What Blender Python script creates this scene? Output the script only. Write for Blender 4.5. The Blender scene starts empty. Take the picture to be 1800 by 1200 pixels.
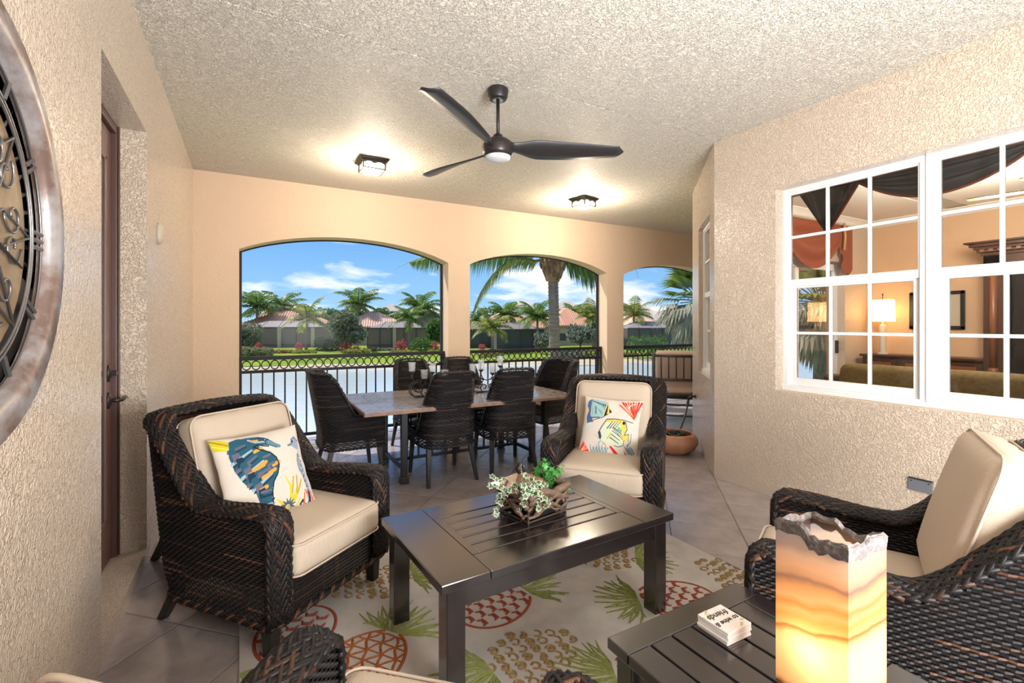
import bpy, bmesh, math, random
import numpy as np
from mathutils import Vector, Matrix, Euler
PI = math.pi
random.seed(7)
C = bpy.context.scene.collection
scene = bpy.context.scene

# ------------------------------------------------------------------ camera, sky, sun, lights, exposure
cd = bpy.data.cameras.new('camera'); cam = bpy.data.objects.new('camera', cd); C.objects.link(cam)
cam.location = (0, 0, 1.40); cam.rotation_euler = (PI/2, 0, -math.radians(28.91))
cd.sensor_width = 36; cd.lens = 16.7; cd.shift_y = -0.01667; cd.clip_start = 0.02; cd.clip_end = 1000
scene.camera = cam
scene.view_settings.view_transform = 'Standard'; scene.view_settings.look = 'None'
scene.view_settings.gamma = 1.0; scene.view_settings.use_curve_mapping = False
scene.view_settings.exposure = 0.08

def N(nt, typ, **kw):
    n = nt.nodes.new(typ)
    for k, v in kw.items():
        if k in n.inputs.keys(): n.inputs[k].default_value = v
        else: setattr(n, k, v)
    return n

def make_world():
    w = bpy.data.worlds.new('sky'); scene.world = w; w.use_nodes = True
    nt = w.node_tree; nt.nodes.clear(); L = nt.links.new
    tc = N(nt, 'ShaderNodeTexCoord'); sep = N(nt, 'ShaderNodeSeparateXYZ'); L(tc.outputs['Generated'], sep.inputs[0])
    ramp = N(nt, 'ShaderNodeValToRGB'); cr = ramp.color_ramp
    cr.elements[0].position = 0.0; cr.elements[0].color = (.38, .60, .80, 1)
    cr.elements[1].position = 1.0; cr.elements[1].color = (.07, .20, .58, 1)
    for p, c in ((.06, (.26, .50, .79, 1)), (.20, (.12, .34, .72, 1)), (.5, (.09, .27, .70, 1))):
        e = cr.elements.new(p); e.color = c
    L(sep.outputs[2], ramp.inputs[0])
    # cloud layer: project the direction onto a flat deck overhead
    addz = N(nt, 'ShaderNodeMath', operation='ADD'); addz.inputs[1].default_value = .22; L(sep.outputs[2], addz.inputs[0])
    dx = N(nt, 'ShaderNodeMath', operation='DIVIDE'); dy = N(nt, 'ShaderNodeMath', operation='DIVIDE')
    L(sep.outputs[0], dx.inputs[0]); L(addz.outputs[0], dx.inputs[1]); L(sep.outputs[1], dy.inputs[0]); L(addz.outputs[0], dy.inputs[1])
    com = N(nt, 'ShaderNodeCombineXYZ'); L(dx.outputs[0], com.inputs[0]); L(dy.outputs[0], com.inputs[1])
    no = N(nt, 'ShaderNodeTexNoise', Scale=1.55, Detail=9.0, Roughness=.56, Distortion=.25)
    mp = N(nt, 'ShaderNodeMapping'); mp.inputs['Location'].default_value = (2.7, -8.3, 4.1)
    L(com.outputs[0], mp.inputs[0]); L(mp.outputs[0], no.inputs['Vector'])
    cl = N(nt, 'ShaderNodeValToRGB'); cl.color_ramp.elements[0].position = .50; cl.color_ramp.elements[1].position = .64
    L(no.outputs[0], cl.inputs[0])
    no2 = N(nt, 'ShaderNodeTexNoise', Scale=3.5, Detail=5.0); L(mp.outputs[0], no2.inputs['Vector'])
    shade = N(nt, 'ShaderNodeValToRGB'); shade.color_ramp.elements[0].color = (.70, .78, .88, 1); shade.color_ramp.elements[1].color = (1.0, 1.0, 1.0, 1)
    shade.color_ramp.elements[0].position = .35; shade.color_ramp.elements[1].position = .6
    L(no2.outputs[0], shade.inputs[0])
    mix = N(nt, 'ShaderNodeMix', data_type='RGBA'); L(cl.outputs[0], mix.inputs['Factor']); L(ramp.outputs[0], mix.inputs[6]); L(shade.outputs[0], mix.inputs[7])
    # below the horizon: a dull land tone
    lt = N(nt, 'ShaderNodeMath', operation='LESS_THAN'); lt.inputs[1].default_value = 0.0; L(sep.outputs[2], lt.inputs[0])
    mix2 = N(nt, 'ShaderNodeMix', data_type='RGBA'); L(lt.outputs[0], mix2.inputs['Factor']); L(mix.outputs[2], mix2.inputs[6]); mix2.inputs[7].default_value = (.30, .34, .28, 1)
    bg = N(nt, 'ShaderNodeBackground', Strength=1.25); L(mix2.outputs[2], bg.inputs[0])
    out = N(nt, 'ShaderNodeOutputWorld'); L(bg.outputs[0], out.inputs[0])
make_world()

def light(name, typ, loc, power, color=(1, 1, 1), size=.1, rot=None, size_y=None, parent=None):
    d = bpy.data.lights.new(name, typ); d.energy = power; d.color = color
    if typ == 'AREA':
        d.size = size
        if size_y: d.shape = 'RECTANGLE'; d.size_y = size_y
    elif typ == 'SUN': d.angle = size
    else: d.shadow_soft_size = size
    o = bpy.data.objects.new(name, d); C.objects.link(o); o.location = loc
    if rot: o.rotation_euler = rot
    if parent: o.parent = parent
    return o
def aim(d): return Vector(d).to_track_quat('-Z', 'Y').to_euler()
light('sun', 'SUN', (0, 0, 30), 6.0, (1, .95, .87), .009, aim((.40, -.40, -.82)))
# two unseen area lights added behind the camera to fill the porch
light('bounce_fill', 'AREA', (1.3, -1.0, 1.3), 260, (.96, .98, 1.0), 1.4, aim((.22, .75, .62)), 1.2)
light('rear_fill', 'AREA', (1.6, -1.35, 1.5), 42, (.90, .96, 1.0), 3.6, aim((0.12, 1, -.05)), 2.4)

# ------------------------------------------------------------------ helpers
class MB:
    def __init__(s): s.v = []; s.f = []; s.m = []; s.mi = 0
    def vert(s, p): s.v.append(tuple(p)); return len(s.v)-1
    def face(s, *i): s.f.append(tuple(i)); s.m.append(s.mi)
    def add(s, vs, fs):
        b = len(s.v); s.v += [tuple(p) for p in vs]
        for f in fs: s.f.append(tuple(b+i for i in f)); s.m.append(s.mi)
    def box(s, a, b, M=None):
        (x0, y0, z0), (x1, y1, z1) = a, b
        vs = [Vector(p) for p in ((x0,y0,z0),(x1,y0,z0),(x1,y1,z0),(x0,y1,z0),(x0,y0,z1),(x1,y0,z1),(x1,y1,z1),(x0,y1,z1))]
        if M: vs = [M @ p for p in vs]
        s.add(vs, [(0,3,2,1),(4,5,6,7),(0,1,5,4),(1,2,6,5),(2,3,7,6),(3,0,4,7)])
    def cbox(s, c, d, M=None):
        s.box((c[0]-d[0]/2, c[1]-d[1]/2, c[2]-d[2]/2), (c[0]+d[0]/2, c[1]+d[1]/2, c[2]+d[2]/2), M)
    def taper(s, c0, w0, c1, w1):      # square leg from c0 (bottom) to c1 (top)
        vs = []
        for c, w in ((c0, w0), (c1, w1)):
            a, b = (w if isinstance(w, tuple) else (w, w)); a /= 2; b /= 2
            vs += [(c[0]-a,c[1]-b,c[2]),(c[0]+a,c[1]-b,c[2]),(c[0]+a,c[1]+b,c[2]),(c[0]-a,c[1]+b,c[2])]
        s.add(vs, [(0,3,2,1),(4,5,6,7),(0,1,5,4),(1,2,6,5),(2,3,7,6),(3,0,4,7)])
    def tube(s, pts, r, n=6, cap=True, closed=False):
        pts = [Vector(p) for p in pts]; k = len(pts); b = len(s.v); up = None
        for i, p in enumerate(pts):
            if closed: t = pts[(i+1) % k]-pts[i-1]
            else: t = pts[min(i+1, k-1)]-pts[max(i-1, 0)]
            if t.length < 1e-9: t = Vector((0, 0, 1))
            t.normalize()
            if up is None: up = Vector((0,0,1)) if abs(t.z) < .9 else Vector((1,0,0))
            x = t.cross(up)
            if x.length < 1e-6: x = t.orthogonal()
            x.normalize(); y = x.cross(t); up = y
            rr = r[i] if isinstance(r, (list, tuple)) else r
            for j in range(n):
                a = 2*PI*j/n; s.v.append(tuple(p + x*(rr*math.cos(a)) + y*(rr*math.sin(a))))
        for i in range(k if closed else k-1):
            i2 = (i+1) % k
            for j in range(n):
                j2 = (j+1) % n; s.face(b+i*n+j, b+i*n+j2, b+i2*n+j2, b+i2*n+j)
        if cap and not closed:
            s.face(*[b+j for j in range(n)][::-1]); s.face(*[b+(k-1)*n+j for j in range(n)])
    def lathe(s, prof, c=(0,0,0), n=24, M=None):
        b = len(s.v); k = len(prof)
        for r, z in prof:
            for j in range(n):
                a = 2*PI*j/n; p = Vector((c[0]+r*math.cos(a), c[1]+r*math.sin(a), c[2]+z)); s.v.append(tuple(M @ p if M else p))
        for i in range(k-1):
            for j in range(n):
                j2 = (j+1) % n; s.face(b+i*n+j, b+i*n+j2, b+(i+1)*n+j2, b+(i+1)*n+j)
        if prof[0][0] > 1e-5: s.face(*[b+j for j in range(n)][::-1])
        if prof[-1][0] > 1e-5: s.face(*[b+(k-1)*n+j for j in range(n)])
    def grid(s, fn, nu, nv, cu=False):
        b = len(s.v); w = nu if cu else nu+1
        for j in range(nv+1):
            for i in range(w): s.v.append(tuple(fn(i/nu, j/nv)))
        for j in range(nv):
            for i in range(nu):
                i2 = (i+1) % w; s.face(b+j*w+i, b+j*w+i2, b+(j+1)*w+i2, b+(j+1)*w+i)
    def ribbon(s, pts, sides, nors, hw, h):   # lens profile strip: hw half width along side, h height along normal
        b = len(s.v)
        for p, sd, n in zip(pts, sides, nors):
            p = Vector(p); s.v.append(tuple(p-sd*hw)); s.v.append(tuple(p+n*h)); s.v.append(tuple(p+sd*hw))
        for i in range(len(pts)-1):
            o = b+3*i
            s.face(o, o+1, o+4, o+3); s.face(o+1, o+2, o+5, o+4)
    def prism(s, poly, z0, z1, M=None):
        n = len(poly); vs = [Vector((x, y, z0)) for x, y in poly]+[Vector((x, y, z1)) for x, y in poly]
        if M: vs = [M @ v for v in vs]
        s.add(vs, [tuple(range(n))[::-1], tuple(range(n, 2*n))]+[(i, (i+1) % n, n+(i+1) % n, n+i) for i in range(n)])
    def mesh(s, name, mats, smooth=False):
        me = bpy.data.meshes.new(name); me.from_pydata(s.v, [], s.f)
        for m in (mats if isinstance(mats, (list, tuple)) else [mats]): me.materials.append(m)
        if any(s.m): me.polygons.foreach_set('material_index', s.m)
        if smooth: me.polygons.foreach_set('use_smooth', [True]*len(me.polygons))
        me.update(); return me
    def build(s, name, mats, parent=None, smooth=False, bevel=0, seg=2, loc=None, rz=0, fix=True):
        me = s.mesh(name, mats, smooth)
        if fix:
            bm = bmesh.new(); bm.from_mesh(me); bmesh.ops.recalc_face_normals(bm, faces=bm.faces); bm.to_mesh(me); bm.free()
        o = bpy.data.objects.new(name, me); C.objects.link(o)
        if parent: o.parent = parent
        if loc: o.location = loc
        if rz: o.rotation_euler.z = rz
        if bevel:
            md = o.modifiers.new('edge', 'BEVEL'); md.width = bevel; md.segments = seg; md.limit_method = 'ANGLE'; md.angle_limit = .6; md.harden_normals = False
        if smooth and bevel: pass
        return o

def tag(o, label=None, cat=None, group=None, kind=None):
    if label: o['label'] = label
    if cat: o['category'] = cat
    if group: o['group'] = group
    if kind: o['kind'] = kind
    return o
def thing(name, label, cat, loc=(0,0,0), rz=0, group=None, kind=None):
    o = bpy.data.objects.new(name, None); C.objects.link(o); o.location = loc; o.rotation_euler = (0, 0, rz); o.empty_display_size = .1
    return tag(o, label, cat, group, kind)
def inst(src, name, parent=None, loc=(0,0,0), rot=None, scale=None):   # another object on the same mesh
    o = bpy.data.objects.new(name, src.data if hasattr(src, 'data') else src); C.objects.link(o)
    if parent: o.parent = parent
    o.location = loc
    if rot: o.rotation_euler = rot
    if scale: o.scale = (scale,)*3 if isinstance(scale, (int, float)) else scale
    return o
def dup(o, loc=None, rz=None, label=None, parent=None):
    kids = {}
    for c in bpy.data.objects:
        if c.parent: kids.setdefault(c.parent.name, []).append(c)
    def rec(a, p):
        b = a.copy(); C.objects.link(b)
        if p: b.parent = p
        for k in kids.get(a.name, []): rec(k, b)
        return b
    r = rec(o, parent)
    if loc is not None: r.location = loc
    if rz is not None: r.rotation_euler.z = rz
    if label: r['label'] = label
    return r
def facing(fx, fy): return math.atan2(fy, fx)+PI/2     # things are modelled facing -Y

# ------------------------------------------------------------------ materials
def M(name, col, rough=.5, metal=0, spec=.5, bump=None, var=None, island=None, emit=None, alpha=None, noise=None, trans=0, coat=0, sub=0, stripe=None):
    m = bpy.data.materials.new(name); m.use_nodes = True; nt = m.node_tree; L = nt.links.new
    b = nt.nodes['Principled BSDF']; b.inputs['Base Color'].default_value = (*col, 1); b.inputs['Roughness'].default_value = rough
    b.inputs['Metallic'].default_value = metal; b.inputs['Specular IOR Level'].default_value = spec
    if coat: b.inputs['Coat Weight'].default_value = coat; b.inputs['Coat Roughness'].default_value = .18
    tc = N(nt, 'ShaderNodeTexCoord'); src = None
    if island:
        g = N(nt, 'ShaderNodeNewGeometry'); r = N(nt, 'ShaderNodeValToRGB'); r.color_ramp.interpolation = 'LINEAR'
        els = r.color_ramp.elements
        els[0].position = island[0][0]; els[0].color = (*island[0][1], 1); els[1].position = island[-1][0]; els[1].color = (*island[-1][1], 1)
        for p, c in island[1:-1]: e = els.new(p); e.color = (*c, 1)
        L(g.outputs['Random Per Island'], r.inputs[0]); src = r.outputs[0]
    if noise:   # (scale, col2, lo, hi, [stretch])
        no = N(nt, 'ShaderNodeTexNoise', Scale=noise[0], Detail=6.0, Roughness=.62)
        mp = N(nt, 'ShaderNodeMapping'); L(tc.outputs['Object'], mp.inputs[0]); L(mp.outputs[0], no.inputs['Vector'])
        if len(noise) > 4: mp.inputs['Scale'].default_value = noise[4]
        rr = N(nt, 'ShaderNodeMapRange'); rr.inputs[1].default_value = noise[2]; rr.inputs[2].default_value = noise[3]; L(no.outputs[0], rr.inputs[0])
        mx = N(nt, 'ShaderNodeMix', data_type='RGBA'); L(rr.outputs[0], mx.inputs['Factor'])
        if src: L(src, mx.inputs[6])
        else: mx.inputs[6].default_value = (*col, 1)
        mx.inputs[7].default_value = (*noise[1], 1); src = mx.outputs[2]
    if var:     # brightness varies from object to object
        oi = N(nt, 'ShaderNodeObjectInfo'); mr = N(nt, 'ShaderNodeMapRange'); mr.inputs[3].default_value = 1-var; mr.inputs[4].default_value = 1+var
        L(oi.outputs['Random'], mr.inputs[0]); hs = N(nt, 'ShaderNodeHueSaturation'); L(mr.outputs[0], hs.inputs['Value'])
        if src: L(src, hs.inputs['Color'])
        else: hs.inputs['Color'].default_value = (*col, 1)
        src = hs.outputs[0]
    if src: L(src, b.inputs['Base Color'])
    if bump:    # list of (kind, scale, strength, distance)
        prev = None
        for bt in bump:
            k, sc, st, dist = bt[:4]
            if k == 'noise': t = N(nt, 'ShaderNodeTexNoise', Scale=sc, Detail=4.0, Roughness=.6); o = t.outputs[0]
            elif k == 'voro': t = N(nt, 'ShaderNodeTexVoronoi', Scale=sc); o = t.outputs[0]
            elif k == 'wave': t = N(nt, 'ShaderNodeTexWave', Scale=sc, Distortion=bt[4] if len(bt) > 4 else 0); o = t.outputs[1]
            elif k == 'stucco':
                t = N(nt, 'ShaderNodeTexNoise', Scale=sc, Detail=2.5, Roughness=.55, Distortion=1.6)
                q = N(nt, 'ShaderNodeValToRGB'); q.color_ramp.elements[0].position = .42; q.color_ramp.elements[1].position = .56; L(t.outputs[0], q.inputs[0]); o = q.outputs[0]
            L(tc.outputs['Object'], t.inputs['Vector'])
            bn = N(nt, 'ShaderNodeBump', Strength=st, Distance=dist); L(o, bn.inputs['Height'])
            if prev: L(prev, bn.inputs['Normal'])
            prev = bn.outputs[0]
        L(prev, b.inputs['Normal'])
        if coat: L(prev, b.inputs['Coat Normal'])
    if emit: b.inputs['Emission Color'].default_value = (*emit[0], 1); b.inputs['Emission Strength'].default_value = emit[1]
    if trans:
        tr = N(nt, 'ShaderNodeBsdfTranslucent'); ms = N(nt, 'ShaderNodeMixShader', Fac=trans)
        if src: L(src, tr.inputs[0])
        else: tr.inputs[0].default_value = (*col, 1)
        L(b.outputs[0], ms.inputs[1]); L(tr.outputs[0], ms.inputs[2]); L(ms.outputs[0], nt.nodes['Material Output'].inputs[0])
    return m
def glass_mat(name, tint=(1,1,1), refl=.9, rough=0.0):     # thin clear sheet: what is behind it plus a Fresnel reflection
    m = bpy.data.materials.new(name); m.use_nodes = True; nt = m.node_tree; nt.nodes.clear(); L = nt.links.new
    t = N(nt, 'ShaderNodeBsdfTransparent'); t.inputs[0].default_value = (*tint, 1)
    g = N(nt, 'ShaderNodeBsdfGlossy', Roughness=rough); f = N(nt, 'ShaderNodeFresnel', IOR=1.5)
    mu = N(nt, 'ShaderNodeMath', operation='MULTIPLY'); mu.inputs[1].default_value = refl; L(f.outputs[0], mu.inputs[0])
    ms = N(nt, 'ShaderNodeMixShader'); L(mu.outputs[0], ms.inputs[0]); L(t.outputs[0], ms.inputs[1]); L(g.outputs[0], ms.inputs[2])
    o = N(nt, 'ShaderNodeOutputMaterial'); L(ms.outputs[0], o.inputs[0]); return m
def vcol_mat(name, rough=.8, bump=None):
    m = M(name, (1,1,1), rough, spec=.2, bump=bump); nt = m.node_tree
    a = N(nt, 'ShaderNodeVertexColor'); a.layer_name = 'print'; nt.links.new(a.outputs[0], nt.nodes['Principled BSDF'].inputs['Base Color']); return m
def emis(name, col, s): return M(name, (.8,.8,.8), emit=(col, s))

MT = {}
MT['wall'] = M('stucco_wall', (.67,.54,.42), .27, spec=.85, coat=.7, bump=[('stucco', 46, .75, .010), ('noise', 200, .2, .002)])
MT['ceil'] = M('stucco_ceiling', (.82,.755,.655), .6, spec=.35, bump=[('stucco', 48, 1.0, .013), ('noise', 220, .25, .002)])
MT['wall_f'] = M('stucco_wall_peach', (.66,.50,.36), .62, spec=.25, bump=[('stucco', 46, .45, .008), ('noise', 200, .2, .002)])
MT['wall_s'] = M('smooth_wall', (.66,.52,.385), .6, spec=.3, bump=[('noise', 160, .15, .002)])
MT['inwall'] = M('room_wall', (.62,.42,.27), .7, spec=.3, bump=[('stucco', 40, .25, .003)])
MT['white'] = M('white_vinyl', (.74,.74,.74), .35)
MT['inwhite'] = M('room_ceiling', (.82,.78,.72), .6)
MT['tile'] = M('floor_tile', (.37,.315,.30), .21, spec=.8, var=.10, noise=(5.5, (.26,.225,.222), .35, .68), bump=[('noise', 22, .18, .004), ('noise', 90, .12, .002)])
MT['grout'] = M('grout', (.16,.12,.10), .8)
MT['black'] = M('black_metal', (.018,.016,.016), .42, spec=.5)
MT['rail'] = M('railing_metal', (.014,.011,.011), .55, spec=.3)
MT['espresso'] = M('espresso_metal', (.014,.010,.010), .20, spec=1.0, coat=.6, bump=[('noise', 500, .04, .001)])
MT['wicker'] = M('wicker', (.015,.012,.012), .46, spec=.24, island=[(0,(.009,.0075,.008)), (.74,(.011,.009,.009)), (.9,(.028,.015,.011)), (1,(.10,.042,.022))])
MT['wicker_g'] = M('wicker_grey', (.02,.018,.018), .45, spec=.38, island=[(0,(.010,.009,.010)), (.75,(.018,.015,.017)), (1,(.05,.038,.036))])
MT['backing'] = M('wicker_shadow', (.008,.007,.007), .7, spec=.2)  # near-black, for the light-blocking sheets behind the weave and other dark parts
MT['fabric'] = M('beige_fabric', (.54,.445,.35), .9, spec=.12, noise=(60, (.45,.36,.275), .4, .7, (6,6,.35)), bump=[('noise', 700, .25, .0015)])
MT['piping'] = M('piping', (.52,.42,.33), .85, spec=.15)
MT['gfabric'] = M('grey_fabric', (.27,.225,.205), .9, spec=.15, bump=[('noise', 600, .2, .001)])
MT['leg'] = M('black_leg', (.014,.012,.012), .4)
MT['glass'] = glass_mat('pane_glass', (.97,.98,.97), 1.0)
MT['dglass'] = glass_mat('door_glass', (.97,.98,.97), .22)
MT['cup'] = M('cup_glass', (.80,.84,.87), .08, spec=.8); MT['cup'].node_tree.nodes['Principled BSDF'].inputs['Alpha'].default_value = .22
MT['clear'] = glass_mat('clear_sheet', (.985,.99,.99), .05, .10)
MT['terra'] = M('terracotta', (.38,.18,.10), .6, noise=(9, (.25,.11,.06), .4, .75), bump=[('noise', 60, .2, .002)])
MT['hose'] = M('hose', (.012,.02,.016), .4)
MT['doorwood'] = M('door_paint', (.13,.06,.045), .4, spec=.5)
MT['bronze'] = M('bronze', (.05,.04,.038), .35, metal=.6)
MT['darkwood'] = M('dark_carved_wood', (.045,.018,.011), .35, noise=(14, (.09,.035,.018), .4, .7, (1,1,6)))
MT['copper'] = M('copper_panel', (.20,.07,.03), .4)
# ------------------------------------------------------------------ the porch shell
CEIL = 3.06
def boxes_wall(name, p0, p1, thick, z0, z1, holes, mat, label):
    """wall from p0 to p1 (plan), body on the right-hand side of p0->p1, holes = (u0,u1,za,zb)"""
    d = Vector((p1[0]-p0[0], p1[1]-p0[1])); Ln = d.length; a = math.atan2(d.y, d.x)
    us = sorted({0, Ln, *[h[0] for h in holes], *[h[1] for h in holes]}); zs = sorted({z0, z1, *[h[2] for h in holes], *[h[3] for h in holes]})
    mb = MB(); T = Matrix.Translation((p0[0], p0[1], 0)) @ Matrix.Rotation(a, 4, 'Z')
    for i in range(len(us)-1):
        for j in range(len(zs)-1):
            cu, cz = (us[i]+us[i+1])/2, (zs[j]+zs[j+1])/2
            if any(h[0] < cu < h[1] and h[2] < cz < h[3] for h in holes): continue
            mb.box((us[i], -thick, zs[j]), (us[i+1], 0, zs[j+1]), T)
    return tag(mb.build(name, mat), label, 'wall', kind='structure')

# floor: grout bed with every tile its own piece
fb = MB(); fb.box((-.78, -1.5, -.20), (9.0, 6.40, -.003))
floor = tag(fb.build('floor', MT['grout']), 'diagonal floor of purple grey square tiles with dark joints', 'floor', kind='structure')
TS = .4574; ta = math.radians(46.08); E1 = Vector((math.cos(ta), math.sin(ta)))*TS; E2 = Vector((math.sin(ta), -math.cos(ta)))*TS; T0 = Vector((-.291, 2.70))
def in_porch(p):
    x, y = p
    if y > 6.6 or y < -1.6 or x < -1.0: return False
    if x < 3.95 and y < 3.2: return True
    return (y > 3.0 and x < 4.1) or (x < 5.2 and y > x-1.05) or (x < 9.1 and y > 4.0)
def clip(poly, ax, lim, sign):
    out = []
    for i in range(len(poly)):
        a, b = poly[i-1], poly[i]; da, db = sign*(a[ax]-lim), sign*(b[ax]-lim)
        if (da <= 0) != (db <= 0): t = da/(da-db); out.append((a[0]+(b[0]-a[0])*t, a[1]+(b[1]-a[1])*t))
        if db <= 0: out.append(b)
    return out
def tile_mesh(poly):
    mb = MB(); n = len(poly); c = (sum(p[0] for p in poly)/n, sum(p[1] for p in poly)/n)
    rim = [(p[0]*.988+c[0]*.012, p[1]*.988+c[1]*.012) for p in poly]
    mb.add([(x, y, -.012) for x, y in poly]+[(x, y, -.0025) for x, y in poly]+[(x, y, 0) for x, y in rim],
           [(i, (i+1) % n, n+(i+1) % n, n+i) for i in range(n)]+[(n+i, n+(i+1) % n, 2*n+(i+1) % n, 2*n+i) for i in range(n)]+[tuple(range(2*n, 3*n))])
    return mb.mesh('tile', MT['tile'])
full = None; g = .006/TS
for i in range(-16, 20):
    for j in range(-16, 24):
        c = T0+E1*(i+.5)+E2*(j+.5)
        if not in_porch(c): continue
        poly = [T0+E1*(i+a)+E2*(j+b) for a, b in ((g/2, g/2), (g/2, 1-g/2), (1-g/2, 1-g/2), (1-g/2, g/2))]
        poly = [(p.x, p.y) for p in poly][::-1]
        q = clip(clip(poly, 1, 6.395, 1), 0, -.66, -1)
        if len(q) < 3: continue
        if q == poly or (len(q) == 4 and max(abs(a[0]-b[0])+abs(a[1]-b[1]) for a, b in zip(sorted(q), sorted(poly))) < 1e-6):
            if full is None: full = tile_mesh([(x-c.x, y-c.y) for x, y in poly])
            me = full
        else: me = tile_mesh([(x-c.x, y-c.y) for x, y in q])
        o = bpy.data.objects.new('tile', me); C.objects.link(o); o.parent = floor; o.location = (c.x, c.y, random.uniform(-.0006, .0004))

# left wall with the door recess, rear wall behind the camera
mb = MB()
for a, b in (((-.78,-1.5,0),(-.53,2.507,CEIL)), ((-.78,3.487,0),(-.53,6.36,CEIL)), ((-.78,2.507,2.53),(-.53,3.487,CEIL)), ((-.78,2.507,0),(-.53,3.487,.08)), ((-.80,2.507,.08),(-.735,3.487,2.53))): mb.box(a, b)
tag(mb.build('wall_left', MT['wall']), 'rough stucco wall on the left with a deep door recess', 'wall', kind='structure')

# wall with the three arched openings
Y0, Y1 = 6.10, 6.36; ARCH = [(-.105, 2.375), (2.697, 5.16), (5.516, 7.98)]; ZS, ZA = 2.24, 2.465
def arch_z(x, a): t = (x-(a[0]+a[1])/2)/((a[1]-a[0])/2); return ZS+(ZA-ZS)*math.sqrt(max(0, 1-t*t*.80)) - (ZA-ZS)*math.sqrt(.20) * t*t
mb = MB(); xs0 = [-.53]+[v for a in ARCH for v in a]+[9.1]
for k in range(0, len(xs0), 2): mb.box((xs0[k], Y0, 0), (xs0[k+1], Y1, CEIL))
for a in ARCH:
    n = 28; xs = [a[0]+(a[1]-a[0])*i/n for i in range(n+1)]; vs = []
    for x in xs:
        z = arch_z(x, a); vs += [(x, Y0, z), (x, Y1, z), (x, Y0, CEIL), (x, Y1, CEIL)]
    fs = []
    for i in range(n): o = 4*i; fs += [(o, o+4, o+6, o+2), (o+1, o+3, o+7, o+5), (o, o+1, o+5, o+4)]
    mb.add(vs, fs)
tag(mb.build('wall_back', MT['wall_f'], fix=True), 'peach stucco wall pierced by three wide flat-arched openings', 'wall', kind='structure')

# right wall with the twin window, the slanted wall, the wall of the side balcony
RW = 3.72; K0, K1 = Vector((3.72, 2.909)), Vector((4.92, 4.17))
boxes_wall('wall_right', (RW, -1.5), (RW, 2.909), .20, 0, CEIL, [(.43+1.5, 2.332+1.5, .867, 2.4945)], MT['wall'], 'rough stucco wall on the right around the white twin window')
dk = (K1-K0).normalized()
boxes_wall('wall_chamfer', K0, K1, .20, 0, CEIL, [(.26, 1.12, .867, 2.48)], MT['wall'], 'bright slanted stucco wall with a narrow window and a tap')
boxes_wall('wall_balcony', (4.92, 4.17), (9.0, 4.17), .20, 0, CEIL, [(1.25, 3.20, 0, 2.36)], MT['wall'], 'stucco wall along the side balcony behind the slanted wall')
boxes_wall('wall_rear', (9.0, -1.5), (-.78, -1.5), -.2, 0, CEIL, [], MT['wall_s'], 'plain wall behind the viewer')
boxes_wall('wall_far_right', (8.8, -1.5), (8.8, 6.09), .2, 0, CEIL, [(6.1, 7.45, 0, 2.4)], MT['inwall'], 'peach wall across the living room behind lamp and picture')

# ceiling in two fields with a narrow control joint between them
mb = MB(); mb.box((-.78, 2.862, CEIL), (3.80, 6.36, CEIL+.15)); mb.box((3.80, 2.7, CEIL), (9.2, 6.36, CEIL+.15))
mb.box((-.78, -1.7, CEIL), (3.80, 2.847, CEIL+.15)); mb.box((-.78, 2.84, CEIL+.035), (3.8, 2.87, CEIL+.1))
tag(mb.build('ceiling', MT['ceil']), 'cream porch ceiling of coarse stucco with one straight joint', 'ceiling', kind='structure')
mb = MB(); mb.box((3.92, -1.5, CEIL-.012), (8.98, 2.7, CEIL+.15)); mb.box((3.92, 2.7, CEIL-.012), (4.9, 2.95, CEIL)); mb.box((4.72, 2.95, CEIL-.012), (8.98, 3.965, CEIL))
tag(mb.build('ceiling_room', MT['inwhite']), 'white living room ceiling seen through the window', 'ceiling', kind='structure')
mb = MB(); mb.box((3.93, -1.5, -.15), (9.0, 3.965, -.02))
tag(mb.build('floor_room', M('room_floor', (.32,.24,.18), .5)), 'living room floor hidden behind the window wall', 'floor', kind='structure')
def crown(a, b, nrm):
    pr = [(0, 0), (.10, 0), (.10, .012), (.075, .03), (.05, .055), (.03, .085), (.012, .10), (0, .10)]; mb = MB(); vs = []
    for p in (a, b):
        for o, dz in pr: vs.append((p[0]+nrm[0]*o, p[1]+nrm[1]*o, CEIL-.012-dz))
    n = len(pr); mb.add(vs, [(i, (i+1) % n, n+(i+1) % n, n+i) for i in range(n)]); return mb
for k, (a, b, nr) in enumerate((((8.8, -1.3), (8.8, 3.97), (-1, 0)), ((4.9, 3.97), (8.8, 3.97), (0, -1)))):
    tag(crown(a, b, nr).build('trim_%d' % (k+1), MT['inwhite']), ('white crown moulding above the lamp and picture wall', 'white crown moulding above the red valance')[k], 'moulding', kind='structure')

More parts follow.
